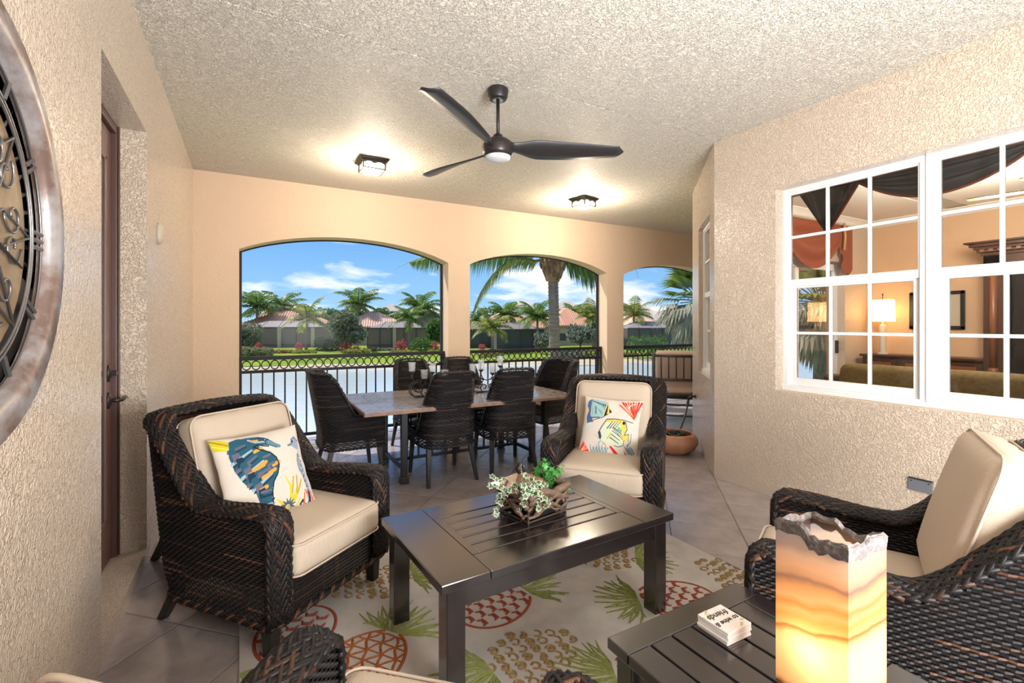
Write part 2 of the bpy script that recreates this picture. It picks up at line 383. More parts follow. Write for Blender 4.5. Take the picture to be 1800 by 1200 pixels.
# ------------------------------------------------------------------ windows and doors
def window(name, loc, rz, w, z0, z1, label, cat='window', grid=(3, 2)):
    t = thing(name, label, cat, (loc[0], loc[1], z0), rz, kind='structure'); H = z1-z0; mid = H*.515
    fr = MB(); F = .038
    for a, b in (((0,0,0),(F,.07,H)), ((w-F,0,0),(w,.07,H)), ((F,.001,0),(w-F,.07,.045)), ((F,.001,H-F),(w-F,.07,H))): fr.box(a, b)
    fr.box((.001, -.012, .001), (w-.001, -.0005, .03))
    fr.build('window_frame', MT['white'], t)
    for nm, za, zb, yo, st in (('upper_sash', mid, H-F, .012, .014), ('lower_sash', .045, mid+.03, .034, .046)):
        s = MB(); xa, xb = F, w-F
        s.box((xa, yo, za), (xa+st, yo+.03, zb)); s.box((xb-st, yo, za), (xb, yo+.03, zb))
        lo, hi = (.055 if nm == 'upper_sash' else .06), (.014 if nm == 'upper_sash' else .045)
        s.box((xa+st, yo+.001, za), (xb-st, yo+.029, za+lo)); s.box((xa+st, yo+.001, zb-hi), (xb-st, yo+.029, zb))
        so = s.build(nm, MT['white'], t)
        gx0, gx1, gz0, gz1 = xa+st, xb-st, za+lo, zb-hi
        for i in range(1, grid[0]):
            mm = MB(); x = gx0+(gx1-gx0)*i/grid[0]; mm.box((x-.011, yo+.002, gz0), (x+.011, yo+.026, gz1)); mm.build('muntin', MT['white'], so, bevel=.003)
        for j in range(1, grid[1]):
            mm = MB(); z = gz0+(gz1-gz0)*j/grid[1]; mm.box((gx0, yo+.003, z-.011), (gx1, yo+.027, z+.011)); mm.build('muntin', MT['white'], so, bevel=.003)
        pw, ph = (gx1-gx0)/grid[0], (gz1-gz0)/grid[1]; pm = MB(); pm.add([(0,0,0),(pw,0,0),(pw,0,ph),(0,0,ph)], [(0,1,2,3)]); me = pm.mesh('pane', MT['glass'])
        for i in range(grid[0]):
            for j in range(grid[1]):
                o = bpy.data.objects.new('pane', me); C.objects.link(o); o.parent = so; o.location = (gx0+pw*i, yo+.015, gz0+ph*j)
    return t
window('window_1', (3.822, 2.332), -PI/2, .945, .867, 2.4945, 'white sash window left half of the twin with lamp behind')
window('window_2', (3.822, 1.375), -PI/2, .945, .867, 2.4945, 'white sash window right half of the twin, cut by the edge')
mb = MB(); mb.box((3.812, 1.373, .867), (3.90, 1.389, 2.4945)); tag(mb.build('trim_3', MT['white']), 'white post joining the two sash windows', 'trim', kind='structure')
nk = Vector((dk.y, -dk.x)); pw0 = K0+dk*1.12+nk*.045
window('window_3', pw0, math.atan2(-dk.y, -dk.x), .86, .867, 2.48, 'narrow white window in the slanted wall seen edge-on', grid=(2, 2))
mb = MB(); mb.box((3.735, .43, .855), (3.822, 2.332, .869)); tag(mb.build('trim_4', MT['wall_s']), 'plain stucco sill under the twin window', 'sill', kind='structure')
# glass sliding door from the living room to the side balcony
t = thing('door_2', 'white glass balcony door beyond the living room, palm behind it', 'door', (8.12, 4.17, 0), PI, kind='structure')
for k, (x0, x1, yo) in enumerate(((0, 1.22, .04), (1.15, 1.95, .10))):
    s = MB(); st = .085
    s.box((x0, yo, 0), (x0+st, yo+.05, 2.34)); s.box((x1-st, yo, 0), (x1, yo+.05, 2.34)); s.box((x0+st, yo+.001, 0), (x1-st, yo+.049, .12)); s.box((x0+st, yo+.001, 2.24), (x1-st, yo+.049, 2.34))
    so = s.build('door_frame', MT['white'], t)
    p = MB(); p.add([(x0+st, yo+.025, .12), (x1-st, yo+.025, .12), (x1-st, yo+.025, 2.24), (x0+st, yo+.025, 2.24)], [(0,1,2,3)]); p.build('pane', MT['dglass'], so, fix=False)
p = MB(); p.box((.05, .09, .95), (.075, .135, 1.15)); p.build('door_handle', MT['black'], t, bevel=.004)
# brown entry door in the recess
t = thing('door_1', 'brown entry door set back in the left wall recess', 'door', (-.735, 2.507, .08), 0, kind='structure')
f = MB(); f.box((0, 0, 0), (.075, .045, 2.45)); f.box((0, .935, 0), (.075, .98, 2.45)); f.box((0, .045, 2.40), (.075, .935, 2.45)); f.box((.075, .0, 0), (.083, .02, 2.45)); f.box((.075, .96, 0), (.083, .98, 2.45))
f.build('door_frame', M('door_frame_paint', (.085,.038,.03), .4), t, bevel=.004)
f = MB(); f.box((.01, .05, .01), (.052, .93, 2.395)); sl = f.build('door_slab', MT['doorwood'], t, bevel=.003)
f = MB()
for a, b in (((.052,.20,.25),(.064,.78,.275)), ((.052,.20,2.20),(.064,.78,2.225)), ((.052,.20,.25),(.064,.225,2.225)), ((.052,.755,.25),(.064,.78,2.225))): f.box(a, b)
f.build('glazing_bead', MT['doorwood'], sl, bevel=.004)
f = MB(); f.box((.050, .225, .275), (.056, .755, 2.20)); f.build('glass_lite', M('dark_door_glass', (.05,.05,.05), .08), sl)
hx = .052
for zz, nm in ((1.05, 'deadbolt'), (.90, 'handle_plate')):
    f = MB(); f.lathe([(.0, .018), (.018, .018), (.024, .012), (.034, .010), (.036, 0)], (0, 0, 0), 18, Matrix.Translation((hx, .855, zz)) @ Matrix.Rotation(PI/2, 4, 'Y') @ Matrix.Diagonal((1.3, .8, 1, 1)))
    o = f.build(nm, MT['bronze'], t, smooth=True)
    if nm == 'deadbolt': f = MB(); f.cbox((hx+.028, .855, zz), (.03, .012, .03)); f.build('thumb_turn', MT['bronze'], o, bevel=.004)
    else:
        f = MB(); f.tube([(hx, .855, zz), (hx+.045, .855, zz), (hx+.06, .87, zz), (hx+.062, .91, zz+.006), (hx+.06, .955, zz+.004)], [.011,.010,.010,.009,.011], 8); f.build('door_lever', MT['bronze'], o, smooth=True)

# ------------------------------------------------------------------ railings and clear sheets in the arches
mb = MB(); n = 18; mb.tube([(math.cos(2*PI*i/n)*.043, 0, math.sin(2*PI*i/n)*.043) for i in range(n)], .0065, 6, closed=True); ring_me = mb.mesh('ring', MT['rail'], True)
mb = MB(); mb.box((-.008, -.008, .09), (.008, .008, .835)); bal_me = mb.mesh('baluster', MT['rail'])
for k, a in enumerate(ARCH):
    where = ('left', 'middle', 'right')[k]; W = a[1]-a[0]
    t = thing('railing', ['black metal railing with ring frieze in the widest arch beside the left wall', 'black metal railing with ring frieze in the arch with the palm trunk', 'black metal railing with ring frieze in the arch cut by the slanted wall'][k], 'railing', ((a[0]+a[1])/2, 6.25, 0), 0, 'railings in the arches')
    r = MB(); r.box((-W/2, -.025, .985), (W/2, .025, 1.03)); r.build('top_rail', MT['rail'], t, bevel=.006)
    r = MB(); r.box((-W/2, -.018, .835), (W/2, .018, .868)); r.build('middle_rail', MT['rail'], t, bevel=.003)
    r = MB(); r.box((-W/2, -.018, .055), (W/2, .018, .09)); r.build('bottom_rail', MT['rail'], t, bevel=.003)
    for sx in (-1, 1):
        r = MB(); r.box((sx*(W/2-.012)-.012, -.02, 0), (sx*(W/2-.012)+.012, .02, .985)); r.build('end_post', MT['rail'], t)
    nr = 25; nb = 20
    for i in range(nr): inst(ring_me, 'ring', t, (-W/2+.024+(W-.048)*(i+.5)/nr, 0, .9265), scale=((W-.048)/nr/.0985, 1, 1.18))
    for i in range(nb): inst(bal_me, 'baluster', t, (-W/2+W*(i+1)/(nb+1), 0, 0))
    s = thing('screen_frame', ['dark framed clear sheet closing the arch beside the left wall', 'dark framed clear sheet closing the arch with the palm trunk', 'dark framed clear sheet closing the arch cut by the slanted wall'][k], 'screen', ((a[0]+a[1])/2, 6.335, 0), 0)
    pts = [(-W/2+.008, 0, 0)]+[(x-(a[0]+a[1])/2, 0, arch_z(x, a)-.008) for x in [a[0]+.008+(W-.016)*i/24 for i in range(25)]]+[(W/2-.008, 0, 0)]
    r = MB()
    for sx in (-1, 1): r.box((sx*(W/2-.013)-.013, -.02, 0), (sx*(W/2-.013)+.013, .02, ZS))
    r.tube(pts[1:-1], .009, 6); r.build('frame', MT['rail'], s)
    r = MB(); r.add([(x, .005, z) for x, y, z in pts], [tuple(range(len(pts)))]); r.build('clear_sheet', MT['clear'], s, fix=False)
# ------------------------------------------------------------------ woven seating
def smooth(a, b, x): t = min(1, max(0, (x-a)/(b-a))); return t*t*(3-2*t)
class Shell:
    """U-shaped woven shell in plan: right front -> back -> left front. Points at arc position s and height z."""
    def __init__(s, hw, yf, yb, r, step=.0085, taper=.0, lean=.0, z0=.15, z1=.3, bow=.0, flare=0.):
        pts = []; L1 = (yb-r)-yf
        n1 = max(2, int(L1/step)); pts += [(hw, yf+L1*i/n1) for i in range(n1)]
        n2 = max(3, int(r*PI/2/step)); pts += [(hw-r+r*math.cos(PI/2*i/n2), yb-r+r*math.sin(PI/2*i/n2)) for i in range(n2)]
        n3 = max(2, int(2*(hw-r)/step)); pts += [(hw-r-2*(hw-r)*i/n3, yb) for i in range(n3)]
        pts += [(-(hw-r)-r*math.sin(PI/2*i/n2), yb-r+r*math.cos(PI/2*i/n2)) for i in range(n2)]
        pts += [(-hw, yb-r-L1*i/n1) for i in range(n1+1)]
        s.p = [Vector((x, y+(bow*(1-(x/hw)**2) if y > yb-r else 0))) for x, y in pts]; s.n = []
        for i in range(len(s.p)):
            t = s.p[min(i+1, len(s.p)-1)]-s.p[max(i-1, 0)]; t.normalize(); s.n.append(Vector((t.y, -t.x)))
        s.s = [0]
        for i in range(1, len(s.p)): s.s.append(s.s[-1]+(s.p[i]-s.p[i-1]).length)
        s.hw, s.yf, s.yb, s.taper, s.lean, s.z0, s.z1, s.flare = hw, yf, yb, taper, lean, z0, z1, flare
    def pos(s, i, z, off=0):
        p = s.p[i]+s.n[i]*off; w = smooth(s.yf+.30*(s.yb-s.yf), s.yb-.04, s.p[i].y)
        t = max(0, z-s.z1); x = p.x*(1-s.taper*t*w); y = p.y+s.lean*t*w
        lo = max(0, s.z1-z)/(s.z1-s.z0+1e-6); y -= s.flare*lo*w; x *= 1-.35*s.flare*lo
        return Vector((x, y, z))
    def nor(s, i): return Vector((s.n[i].x, s.n[i].y, 0))
def weave(sh, h, zb, pitch, stake, amp, off=0, flip=1, hwf=.44, lift=.4, lo=None):
    mb = MB(); k = 0; z = zb+pitch/2; n = len(sh.p); rc_ = random.Random(n)
    while z < max(h)-pitch*.3:
        run = []
        def flush(run):
            if len(run) > 2:
                pts = [sh.pos(i, z, off+flip*amp*math.sin(PI*sh.s[i]/stake+k*PI)) for i in run]
                up = [(sh.pos(i, z+.01, off)-sh.pos(i, z, off)).normalized() for i in run]
                nn = [sh.nor(i)*flip for i in run]; q0 = 0
                while q0 < len(run)-1:
                    q1 = min(len(run)-1, q0+rc_.randint(6, 30))
                    mb.ribbon(pts[q0:q1+1], up[q0:q1+1], nn[q0:q1+1], pitch*hwf, pitch*lift); q0 = q1
        for i in range(n):
            if h[i] > z: run.append(i)
            else: flush(run); run = []
        flush(run); z += pitch; k += 1
    return mb
def skin(sh, h, zb, off):
    mb = MB(); n = len(sh.p); rows = 10
    mb.grid(lambda u, v: sh.pos(int(round(u*(n-1))), zb+(h[int(round(u*(n-1)))]-.004-zb)*v, off), n-1, rows); return mb
def rim(fr, w, bulge, spacing, cross, rad, seed=1):
    """fr: list of (centre, along, side, up); strands cross the rounded rim on slant in two families"""
    mb = MB(); rnd = random.Random(seed); S = [0]
    for i in range(1, len(fr)): S.append(S[-1]+(fr[i][0]-fr[i-1][0]).length)
    tot = S[-1]
    def at(q):
        q = min(max(q, 0), tot-1e-6); lo, hi = 0, len(S)-1
        while hi-lo > 1:
            m = (lo+hi)//2
            if S[m] <= q: lo = m
            else: hi = m
        t = (q-S[lo])/max(1e-9, S[hi]-S[lo]); return [fr[lo][k].lerp(fr[hi][k], t) for k in (0, 2, 3)]
    base = []; nq = int(tot/.02)
    bk = MB()
    def bpt(u, v):
        c, sd, up = at(u*tot); a = PI*(1.06*v-.03); return c+sd*(math.cos(a)*(w/2-.004))+up*(math.sin(a)*(bulge-.005))
    bk.grid(bpt, nq, 8)
    k = 0; q = -cross
    while q < tot:
        for fam in (0, 1):
            pts = []; N_ = 9
            for j in range(N_+1):
                ph = j/N_; a = PI*(ph if fam == 0 else 1-ph)*1.08-.04*PI; qq = q+cross*ph+(spacing/2 if fam else 0)
                if qq < 0 or qq > tot: continue
                c, sd, up = at(qq); d = math.sin(ph*PI*4+(k % 2)*PI+fam*PI/2)*rad*.55
                pts.append(c+sd*(math.cos(a)*(w/2+d))+up*(max(math.sin(a), -.2)*(bulge+d)))
            if len(pts) > 2: mb.tube(pts, rad*rnd.uniform(.85, 1.1), 5, cap=True)
        q += spacing; k += 1
    return mb, bk
def rim_frames(sh, h, thick, post=None, lip=.0, rnd=.05):
    n = len(sh.p); fr = []
    def fpost(i, up):
        out = []; side = sh.nor(i)
        zt = h[i]-rnd; m = 14
        for j in range(m+1):
            z = post+(zt-post)*j/m; c = sh.pos(i, z, -thick/2); c.y -= .0; out.append((c, Vector((0,0,1)), side, Vector((0,-1,0))))
        for j in range(1, 6):
            a = PI/2*j/5; c = sh.pos(i, zt+rnd*math.sin(a), -thick/2); c.y += rnd*(1-math.cos(a)); out.append((c, Vector((0,0,1)), side, Vector((0, -math.cos(a), math.sin(a)))))
        return out
    a = fpost(0, 1) if post is not None else []
    fr += a; skip = 0
    if post is not None: skip = max(1, int(rnd/.0125)+1)
    for i in range(skip, n-skip):
        c = sh.pos(i, h[i], -thick/2); p = sh.pos(max(0, i-1), h[max(0, i-1)]); q = sh.pos(min(n-1, i+1), h[min(n-1, i+1)])
        t = (q-p).normalized(); sd = sh.nor(i); up = sd.cross(t) if sd.cross(t).z > 0 else t.cross(sd); up.normalize(); sd = (sd-t*sd.dot(t)).normalized()
        fr.append((c, t, sd, up))
    if post is not None: fr += fpost(n-1, 1)[::-1]
    return fr
def rope(pts, r, pitch, n=2, strands=2):
    mb = MB(); pts = [Vector(p) for p in pts]; S = 0; tw = []
    for k in range(strands):
        out = []; S = 0
        for i, p in enumerate(pts):
            t = (pts[min(i+1, len(pts)-1)]-pts[max(i-1, 0)]).normalized(); x = t.cross(Vector((0,0,1))).normalized(); y = x.cross(t)
            if i: S += (p-pts[i-1]).length
            a = S/pitch*2*PI+2*PI*k/strands; out.append(p+x*(math.cos(a)*r)+y*(math.sin(a)*r))
        mb.tube(out, r*1.05, 5)
    return mb
def cushion(w, d, h, r, puff, n=16, wr=0, crown=0):
    bm = bmesh.new(); hx, hy, hz = w/2, d/2, h/2
    def g(t): return math.sin(t*PI/2)
    def P3(p):
        q = Vector((p[0]*hx, p[1]*hy, p[2]*hz)); cl = Vector((max(-(hx-r), min(hx-r, q.x)), max(-(hy-r), min(hy-r, q.y)), max(-(hz-r), min(hz-r, q.z))))
        dv = q-cl
        if dv.length > 1e-6: q = cl+dv.normalized()*r
        fx, fy, fz = q.x/hx, q.y/hy, q.z/hz
        b = (1-fx*fx)*(1-fy*fy); q.z += (1 if fz > 0 else -1)*puff*max(0, b)**.6*abs(fz)
        q.y += (1 if fy > 0 else -1)*puff*.25*(1-fx*fx)*(1-fz*fz)*abs(fy)
        if wr: q.z += wr*math.sin(fx*17+2*fy)*smooth(.45, 1, fy)*max(0, fz); q.y += wr*.7*math.sin(fx*13+1)*smooth(.6, 1, fy)
        return q
    for ax in range(3):
        for sg in (-1, 1):
            vs = [[None]*(n+1) for _ in range(n+1)]
            for i in range(n+1):
                for j in range(n+1):
                    a, b = g(2*i/n-1), g(2*j/n-1); p = [0,0,0]; p[ax] = sg; p[(ax+1)%3] = a; p[(ax+2)%3] = b
                    vs[i][j] = bm.verts.new(P3(p))
            for i in range(n):
                for j in range(n): bm.faces.new((vs[i][j], vs[i+1][j], vs[i+1][j+1], vs[i][j+1]))
    bmesh.ops.remove_doubles(bm, verts=bm.verts, dist=.0006); bmesh.ops.recalc_face_normals(bm, faces=bm.faces)
    me = bpy.data.meshes.new('cushion'); bm.to_mesh(me); bm.free(); me.polygons.foreach_set('use_smooth', [True]*len(me.polygons)); return me
def piping_loop(w, d, z, r, rad=.0045):
    pts = []
    for cx, cy, a0 in ((w/2-r, d/2-r, 0), (-w/2+r, d/2-r, 90), (-w/2+r, -d/2+r, 180), (w/2-r, -d/2+r, 270)):
        for k in range(5): a = math.radians(a0+22.5*k); pts.append((cx+r*math.cos(a), cy+r*math.sin(a), z))
    # denser straight runs
    out = []
    for i in range(len(pts)):
        p, q = Vector(pts[i]), Vector(pts[(i+1) % len(pts)]); m = max(1, int((q-p).length/.05))
        for j in range(m): out.append(p.lerp(q, j/m))
    mb = MB(); mb.tube(out, rad, 6, closed=True); return mb
def add_mesh(name, me, mat, parent, loc=(0,0,0), rot=(0,0,0)):
    me.materials.clear(); me.materials.append(mat); o = bpy.data.objects.new(name, me); C.objects.link(o); o.parent = parent; o.location = loc; o.rotation_euler = rot; return o

LEG = .155
def lounge(label):
    t = thing('wicker_armchair', label, 'armchair', (0,0,0), 0, 'wicker lounge armchairs')
    th = .095; sh = Shell(.375, -.385, .36, .10, lean=.20, z0=.15, z1=.30, taper=.03, flare=.05); h = []
    for i, p in enumerate(sh.p):
        y = p.y; arm = .600-.022*smooth(-.30, -.02, y)
        hh = arm+(.945-arm)*smooth(.02, .345, y)
        if y > .26: hh += .022*(1-(p.x/.375)**2)
        h.append(hh)
    weave(sh, [v-.01 for v in h], LEG, .0112, .017, .0036).build('woven_shell', MT['wicker'], t, smooth=False, fix=False)
    hi = [v-.01 for v in h]
    weave(sh, hi,   .28, .0112, .017, .0036, off=-th, flip=-1).build('woven_lining', MT['wicker'], t, fix=False)
    b = skin(sh, hi, .31, -.007); b2 = skin(sh, hi, .24, -th+.007); b.add(b2.v, b2.f)  # dark sheets added behind the weave to block light through its gaps
    b.box((-.29, -.36, .30), (.29, .33, .315)); b.build('dark_backing', MT['backing'], t, fix=False)
    fr = rim_frames(sh, h, th, post=LEG, rnd=.045)
    rm, bk = rim(fr, th+.022, .022, .0185, .30, .0078); rm.build('braided_rim', MT['wicker'], t, smooth=True, fix=False); bk.build('rim_core', MT['backing'], t, fix=False)
    # open lattice apron between the front legs
    ap = MB(); nx = 44
    for k in range(10):
        z = LEG+.008+.0165*k; pts = [Vector((-.29+.58*i/nx, -.372+.003*math.sin(PI*i/1.0+k*PI), z)) for i in range(nx+1)]
        ap.ribbon(pts, [Vector((0,0,1))]*(nx+1), [Vector((0,-1,0))]*(nx+1), .0058, .003)
    for i in range(0, nx+1): x = -.29+.58*i/nx; ap.cbox((x, -.370, LEG+.08), (.0075 if abs(x) < .22 else .012, .004, .16))
    ap.build('lattice_apron', MT['wicker'], t, fix=False)
    br = [sh.pos(i, LEG, .004) for i in range(0, len(sh.p))]; br = [Vector((.33, -.392, LEG))]+br+[Vector((-.33, -.392, LEG))]+[Vector((-.33+.66*i/40, -.394, LEG)) for i in range(1, 41)]
    rope(br, .0085, .07, strands=3).build('base_braid', MT['wicker'], t, smooth=True, fix=False)
    for sx in (-1, 1):
        l = MB(); l.taper((sx*.325, -.335, 0), .046, (sx*.325, -.335, LEG+.03), .062); l.build('leg', MT['leg'], t, bevel=.004)
        l = MB(); l.taper((sx*.325, .375, 0), .038, (sx*.300, .275, LEG+.03), .052); l.build('leg', MT['leg'], t, bevel=.004)
    sc = add_mesh('seat_cushion', cushion(.565, .74, .155, .042, .018), MT['fabric'], t, (0, -.058, .395))
    for z in (.066, -.066): piping_loop(.568, .742, z, .05).build('piping', MT['piping'], sc, smooth=True, fix=False)
    bc = add_mesh('back_cushion', cushion(.565, .53, .145, .05, .028, wr=.004), MT['fabric'], t, (0, .235, .685), (math.radians(74), 0, 0))
    for z in (.055, -.055): piping_loop(.567, .532, z, .06).build('piping', MT['piping'], bc, smooth=True, fix=False)
    return t
CH_A = lounge('black wicker armchair by the left wall holding the seahorse pillow')
CH_A.location = (.125, 2.70, .0); CH_A.rotation_euler.z = facing(.62, -.78)
CH_B = dup(CH_A, (2.275, 2.675, 0), facing(-.76, -.65), 'black wicker armchair in the middle of the porch holding the fish pillow')
CH_C = dup(CH_A, (2.055, .87, 0), facing(-.43, .90), 'black wicker armchair on the right below the twin window, no pillow')
CH_D = dup(CH_A, (.142, .818, 0), facing(.68, .73), 'black wicker armchair nearest the viewer, only arms and cushion edges showing')

for ch, dz, ds in ((CH_C, .05, 0), (CH_D, .012, .03)):
    for k in ch.children:
        if k.name.startswith('back_cushion'): k.location.z += dz; k.location.y += .01
        if k.name.startswith('seat_cushion') and ds: k.location.y -= ds; k.location.z += .008
# dining chairs
def dining(kind, label, group):
    arm = kind == 'arm'; t = thing('dining_armchair' if arm else 'dining_chair', label, 'chair', (0,0,0), 0, group)
    hw = .285 if arm else .245; zb = .33; th = .040 if arm else .028
    sh = Shell(hw, -.25, .25, .12, lean=.17, z0=.33, z1=.45, taper=.34 if not arm else .26, bow=.015, step=.0125); h = []
    for p in sh.p:
        y = p.y
        if arm: a = .640-.035*smooth(-.2, .02, y); hh = a+(.97-a)*smooth(-.02, .15, y)
        else: hh = .430+.54*smooth(.02, .235, y)
        if y > .2: hh += .012*(1-(p.x/hw)**2)
        h.append(hh)
    hi = [v-.008 for v in h]
    weave(sh, hi, zb, .0145, .028, .003, hwf=.45).build('woven_shell', MT['wicker_g'], t, fix=False)
    weave(sh, hi, .40, .0145, .028, .003, off=-th, flip=-1).build('woven_lining', MT['wicker_g'], t, fix=False)
    b = skin(sh, hi, .395, -.006); b2 = skin(sh, hi, .40, -th+.005); b.add(b2.v, b2.f)  # same added dark sheets, stopping light between the strands
    b.box((-hw+.03, -.24, .40), (hw-.03, .235, .415)); b.build('dark_backing', MT['backing'], t, fix=False)
    fr = rim_frames(sh, h, th, post=zb if arm else None, rnd=.03)
    rm, bk = rim(fr, th+.016, .013, .024, .12, .006, 3); rm.build('braided_rim', MT['wicker_g'], t, smooth=True, fix=False); bk.build('rim_core', MT['backing'], t, fix=False)
    ap = MB(); nx = 34
    for k in range(6):
        z = zb+.008+.0145*k; ap.ribbon([Vector((-hw+2*hw*i/nx, -.252+.003*math.sin(PI*i+k*PI+.5*PI), z)) for i in range(nx+1)], [Vector((0,0,1))]*(nx+1), [Vector((0,-1,0))]*(nx+1), .006, .004)
    for i in range(nx+1): ap.cbox((-hw+2*hw*i/nx, -.250, zb+.045), (.006, .004, .09))
    ap.build('front_apron', MT['wicker_g'], t, fix=False)
    br = [sh.pos(i, zb, .002) for i in range(len(sh.p))]+[Vector((-hw+2*hw*i/30, -.255, zb)) for i in range(1, 31)]
    rope(br, .007, .06, strands=2).build('base_braid', MT['wicker_g'], t, smooth=True, fix=False)
    for sx in (-1, 1):
        l = MB(); l.taper((sx*(hw-.02), -.24, 0), .028, (sx*(hw-.035), -.20, zb+.06), .044); l.build('leg', MT['leg'], t, bevel=.003)
        l = MB(); l.taper((sx*(hw-.015), .27, 0), .028, (sx*(hw-.055), .17, zb+.06), .044); l.build('leg', MT['leg'], t, bevel=.003)
    sc = add_mesh('seat_cushion', cushion(2*hw-.09, .46, .075, .03, .012), MT['gfabric'], t, (0, -.03, .455))
    piping_loop(2*hw-.088, .462, .012, .045, .004).build('piping', MT['gfabric'], sc, smooth=True, fix=False)
    return t
gd = 'wicker dining chairs around the stone-topped table'
D1 = dining('side', 'dining chair with its back turned, left of the two on the near side', gd); D1.location = (1.56, 4.17, 0); D1.rotation_euler.z = PI+.02
dup(D1, (2.21, 4.17, 0), PI-.10, 'dining chair with its back turned, right of the two on the near side')
dup(D1, (1.68, 5.22, 0), .03, 'dining chair facing us across the table, left of the two by the railing')
dup(D1, (2.27, 5.22, 0), -.03, 'dining chair facing us across the table, in front of the pillar')
D2 = dining('arm', 'dining armchair at the left end of the table, side view', gd); D2.location = (.80, 4.52, 0); D2.rotation_euler.z = facing(1, 0)
dup(D2, (2.98, 4.60, 0), facing(-1, -.12), 'dining armchair at the right end of the table behind the fish-pillow chair')
# footstool hidden behind the armchair by the left wall: only one leg shows
t = thing('footstool', 'footstool hidden behind the seahorse-pillow armchair, one splayed black leg showing', 'footstool', (-.19, 3.44, 0), facing(.62, -.78))
b = MB(); b.box((-.21, -.19, LEG), (.21, .19, .33)); b.build('seat', MT['wicker'], t, bevel=.02)
for sx in (-1, 1):
    for sy in (-1, 1):
        l = MB(); l.taper((sx*.20, sy*.24, 0), .036, (sx*.17, sy*.15, LEG+.01), .05); l.build('leg', MT['leg'], t, bevel=.003)
# ------------------------------------------------------------------ tables, rug, things on them
t = thing('coffee_table', 'low dark brown slatted coffee table on the pineapple rug, ivy planter on top', 'table', (1.175, 1.955, .010), math.radians(3.2))
L_, W_, H_ = 1.22, .70, .475
def plank(x0, x1, y0, y1, z0, z1, nm='slat', par=None): m = MB(); m.box((x0, y0, z0), (x1, y1, z1)); return m.build(nm, MT['espresso'], par, bevel=.004)
for sx in (-1, 1): a, b = sorted((sx*(L_/2-.20), sx*L_/2)); plank(a, b, -W_/2, W_/2, H_-.035, H_, 'end_board', t)
xs = L_/2-.2005
plank(-xs, xs, -W_/2, -.2025, H_-.035, H_, 'edge_board', t); plank(-xs, xs, .2025, W_/2, H_-.035, H_, 'edge_board', t)
for k in range(5):
    y0 = -.198+.0795*k+.0035; plank(-xs+.03, xs-.03, y0, y0+.0705, H_-.022, H_-.0005, 'slat', t)
for sx in (-1, 1):
    a, b = sorted((sx*xs, sx*(xs-.031))); m = MB(); m.box((a, -.2024, H_-.03), (b, .2024, H_-.0003)); m.build('slat_rail', MT['espresso'], t)
m = MB()
for sy in (-1, 1): m.cbox((0, sy*(W_/2-.045), H_-.075), (L_-.14, .025, .085))
for sx in (-1, 1): m.cbox((sx*(L_/2-.075), 0, H_-.075), (.025, W_-.12, .085))
m.box((-xs, -.2, H_-.06), (xs, .2, H_-.05)); m.build('apron', MT['espresso'], t, bevel=.003)
for sx in (-1, 1):
    for sy in (-1, 1): m = MB(); m.cbox((sx*(L_/2-.068), sy*(W_/2-.058), (H_-.035)/2), (.076, .076, H_-.035)); m.build('leg', MT['espresso'], t, bevel=.005)

t = thing('side_table', 'dark brown slatted side table in front carrying the glowing stone lamp', 'table', (1.20, .80, 0), math.radians(1.0))
w2, d2, h2 = .295, .27, .50
def pl2(x0, x1, y0, y1, nm, z0=.032): return plank(x0, x1, y0, y1, h2-z0, h2, nm, t)
pl2(-w2, w2, d2-.085, d2, 'end_board'); pl2(-w2, w2, -d2, -d2+.085, 'end_board')
pl2(-w2, -w2+.082, -d2+.0855, d2-.0855, 'edge_board'); pl2(w2-.082, w2, -d2+.0855, d2-.0855, 'edge_board')
for k in range(5):
    x0 = -w2+.082+.0852*k+.006; pl2(x0, x0+.0770, -d2+.0855, d2-.0855, 'slat', .022)
m = MB()
for sy in (-1, 1): m.cbox((0, sy*(d2-.045), h2-.07), (2*w2-.12, .022, .08))
for sx in (-1, 1): m.cbox((sx*(w2-.045), 0, h2-.07), (.022, 2*d2-.1, .08))
m.build('apron', MT['espresso'], t, bevel=.003)
for sx in (-1, 1):
    for sy in (-1, 1): m = MB(); m.cbox((sx*(w2-.05), sy*(d2-.05), (h2-.03)/2), (.062, .062, h2-.03)); m.build('leg', MT['espresso'], t, bevel=.004)

# dining table: stone-tile top on an iron trestle base
stone = M('stone_top', (.36,.325,.30), .16, spec=.6, var=.16, noise=(18, (.24,.20,.18), .4, .65))
t = thing('dining_table', 'long dining table with a mottled stone tile top and black iron base', 'table', (1.85, 4.465, 0))
a_, b_ = 1.05, .58
m = MB(); m.box((-a_, -b_, .655), (a_, b_, .686)); m.build('tabletop', M('stone_edge', (.27,.16,.11), .4, noise=(30, (.18,.10,.07), .4, .7)), t, bevel=.005)
nx, ny = 14, 8; fx, fy = (2*a_-.012)/nx, (2*b_-.012)/ny; m = MB(); m.box((.0015, .0015, 0), (fx-.0015, fy-.0015, .006)); tm = m.mesh('stone_tile', stone)
for i in range(nx):
    for j in range(ny): o = bpy.data.objects.new('stone_tile', tm); C.objects.link(o); o.parent = t; o.location = (-a_+.006+fx*i, -b_+.006+fy*j, .6855)
for sx in (-1, 1):
    m = MB()
    for sy in (-1, 1): m = MB(); m.taper((sx*.66, sy*.34, 0), .05, (sx*.66, sy*.34, .655), .058); m.cbox((sx*.66, sy*.34, .03), (.072, .072, .05)); m.build('leg', MT['black'], t, bevel=.004)
    m = MB(); m.cbox((sx*.66, 0, .12), (.022, .66, .03)); m.build('stretcher', MT['black'], t)
m = MB(); m.cbox((0, 0, .12), (1.32, .024, .026)); m.build('stretcher', MT['black'], t); m = MB(); m.cbox((0, 0, .60), (1.32, .05, .03)); m.build('apron', MT['black'], t)
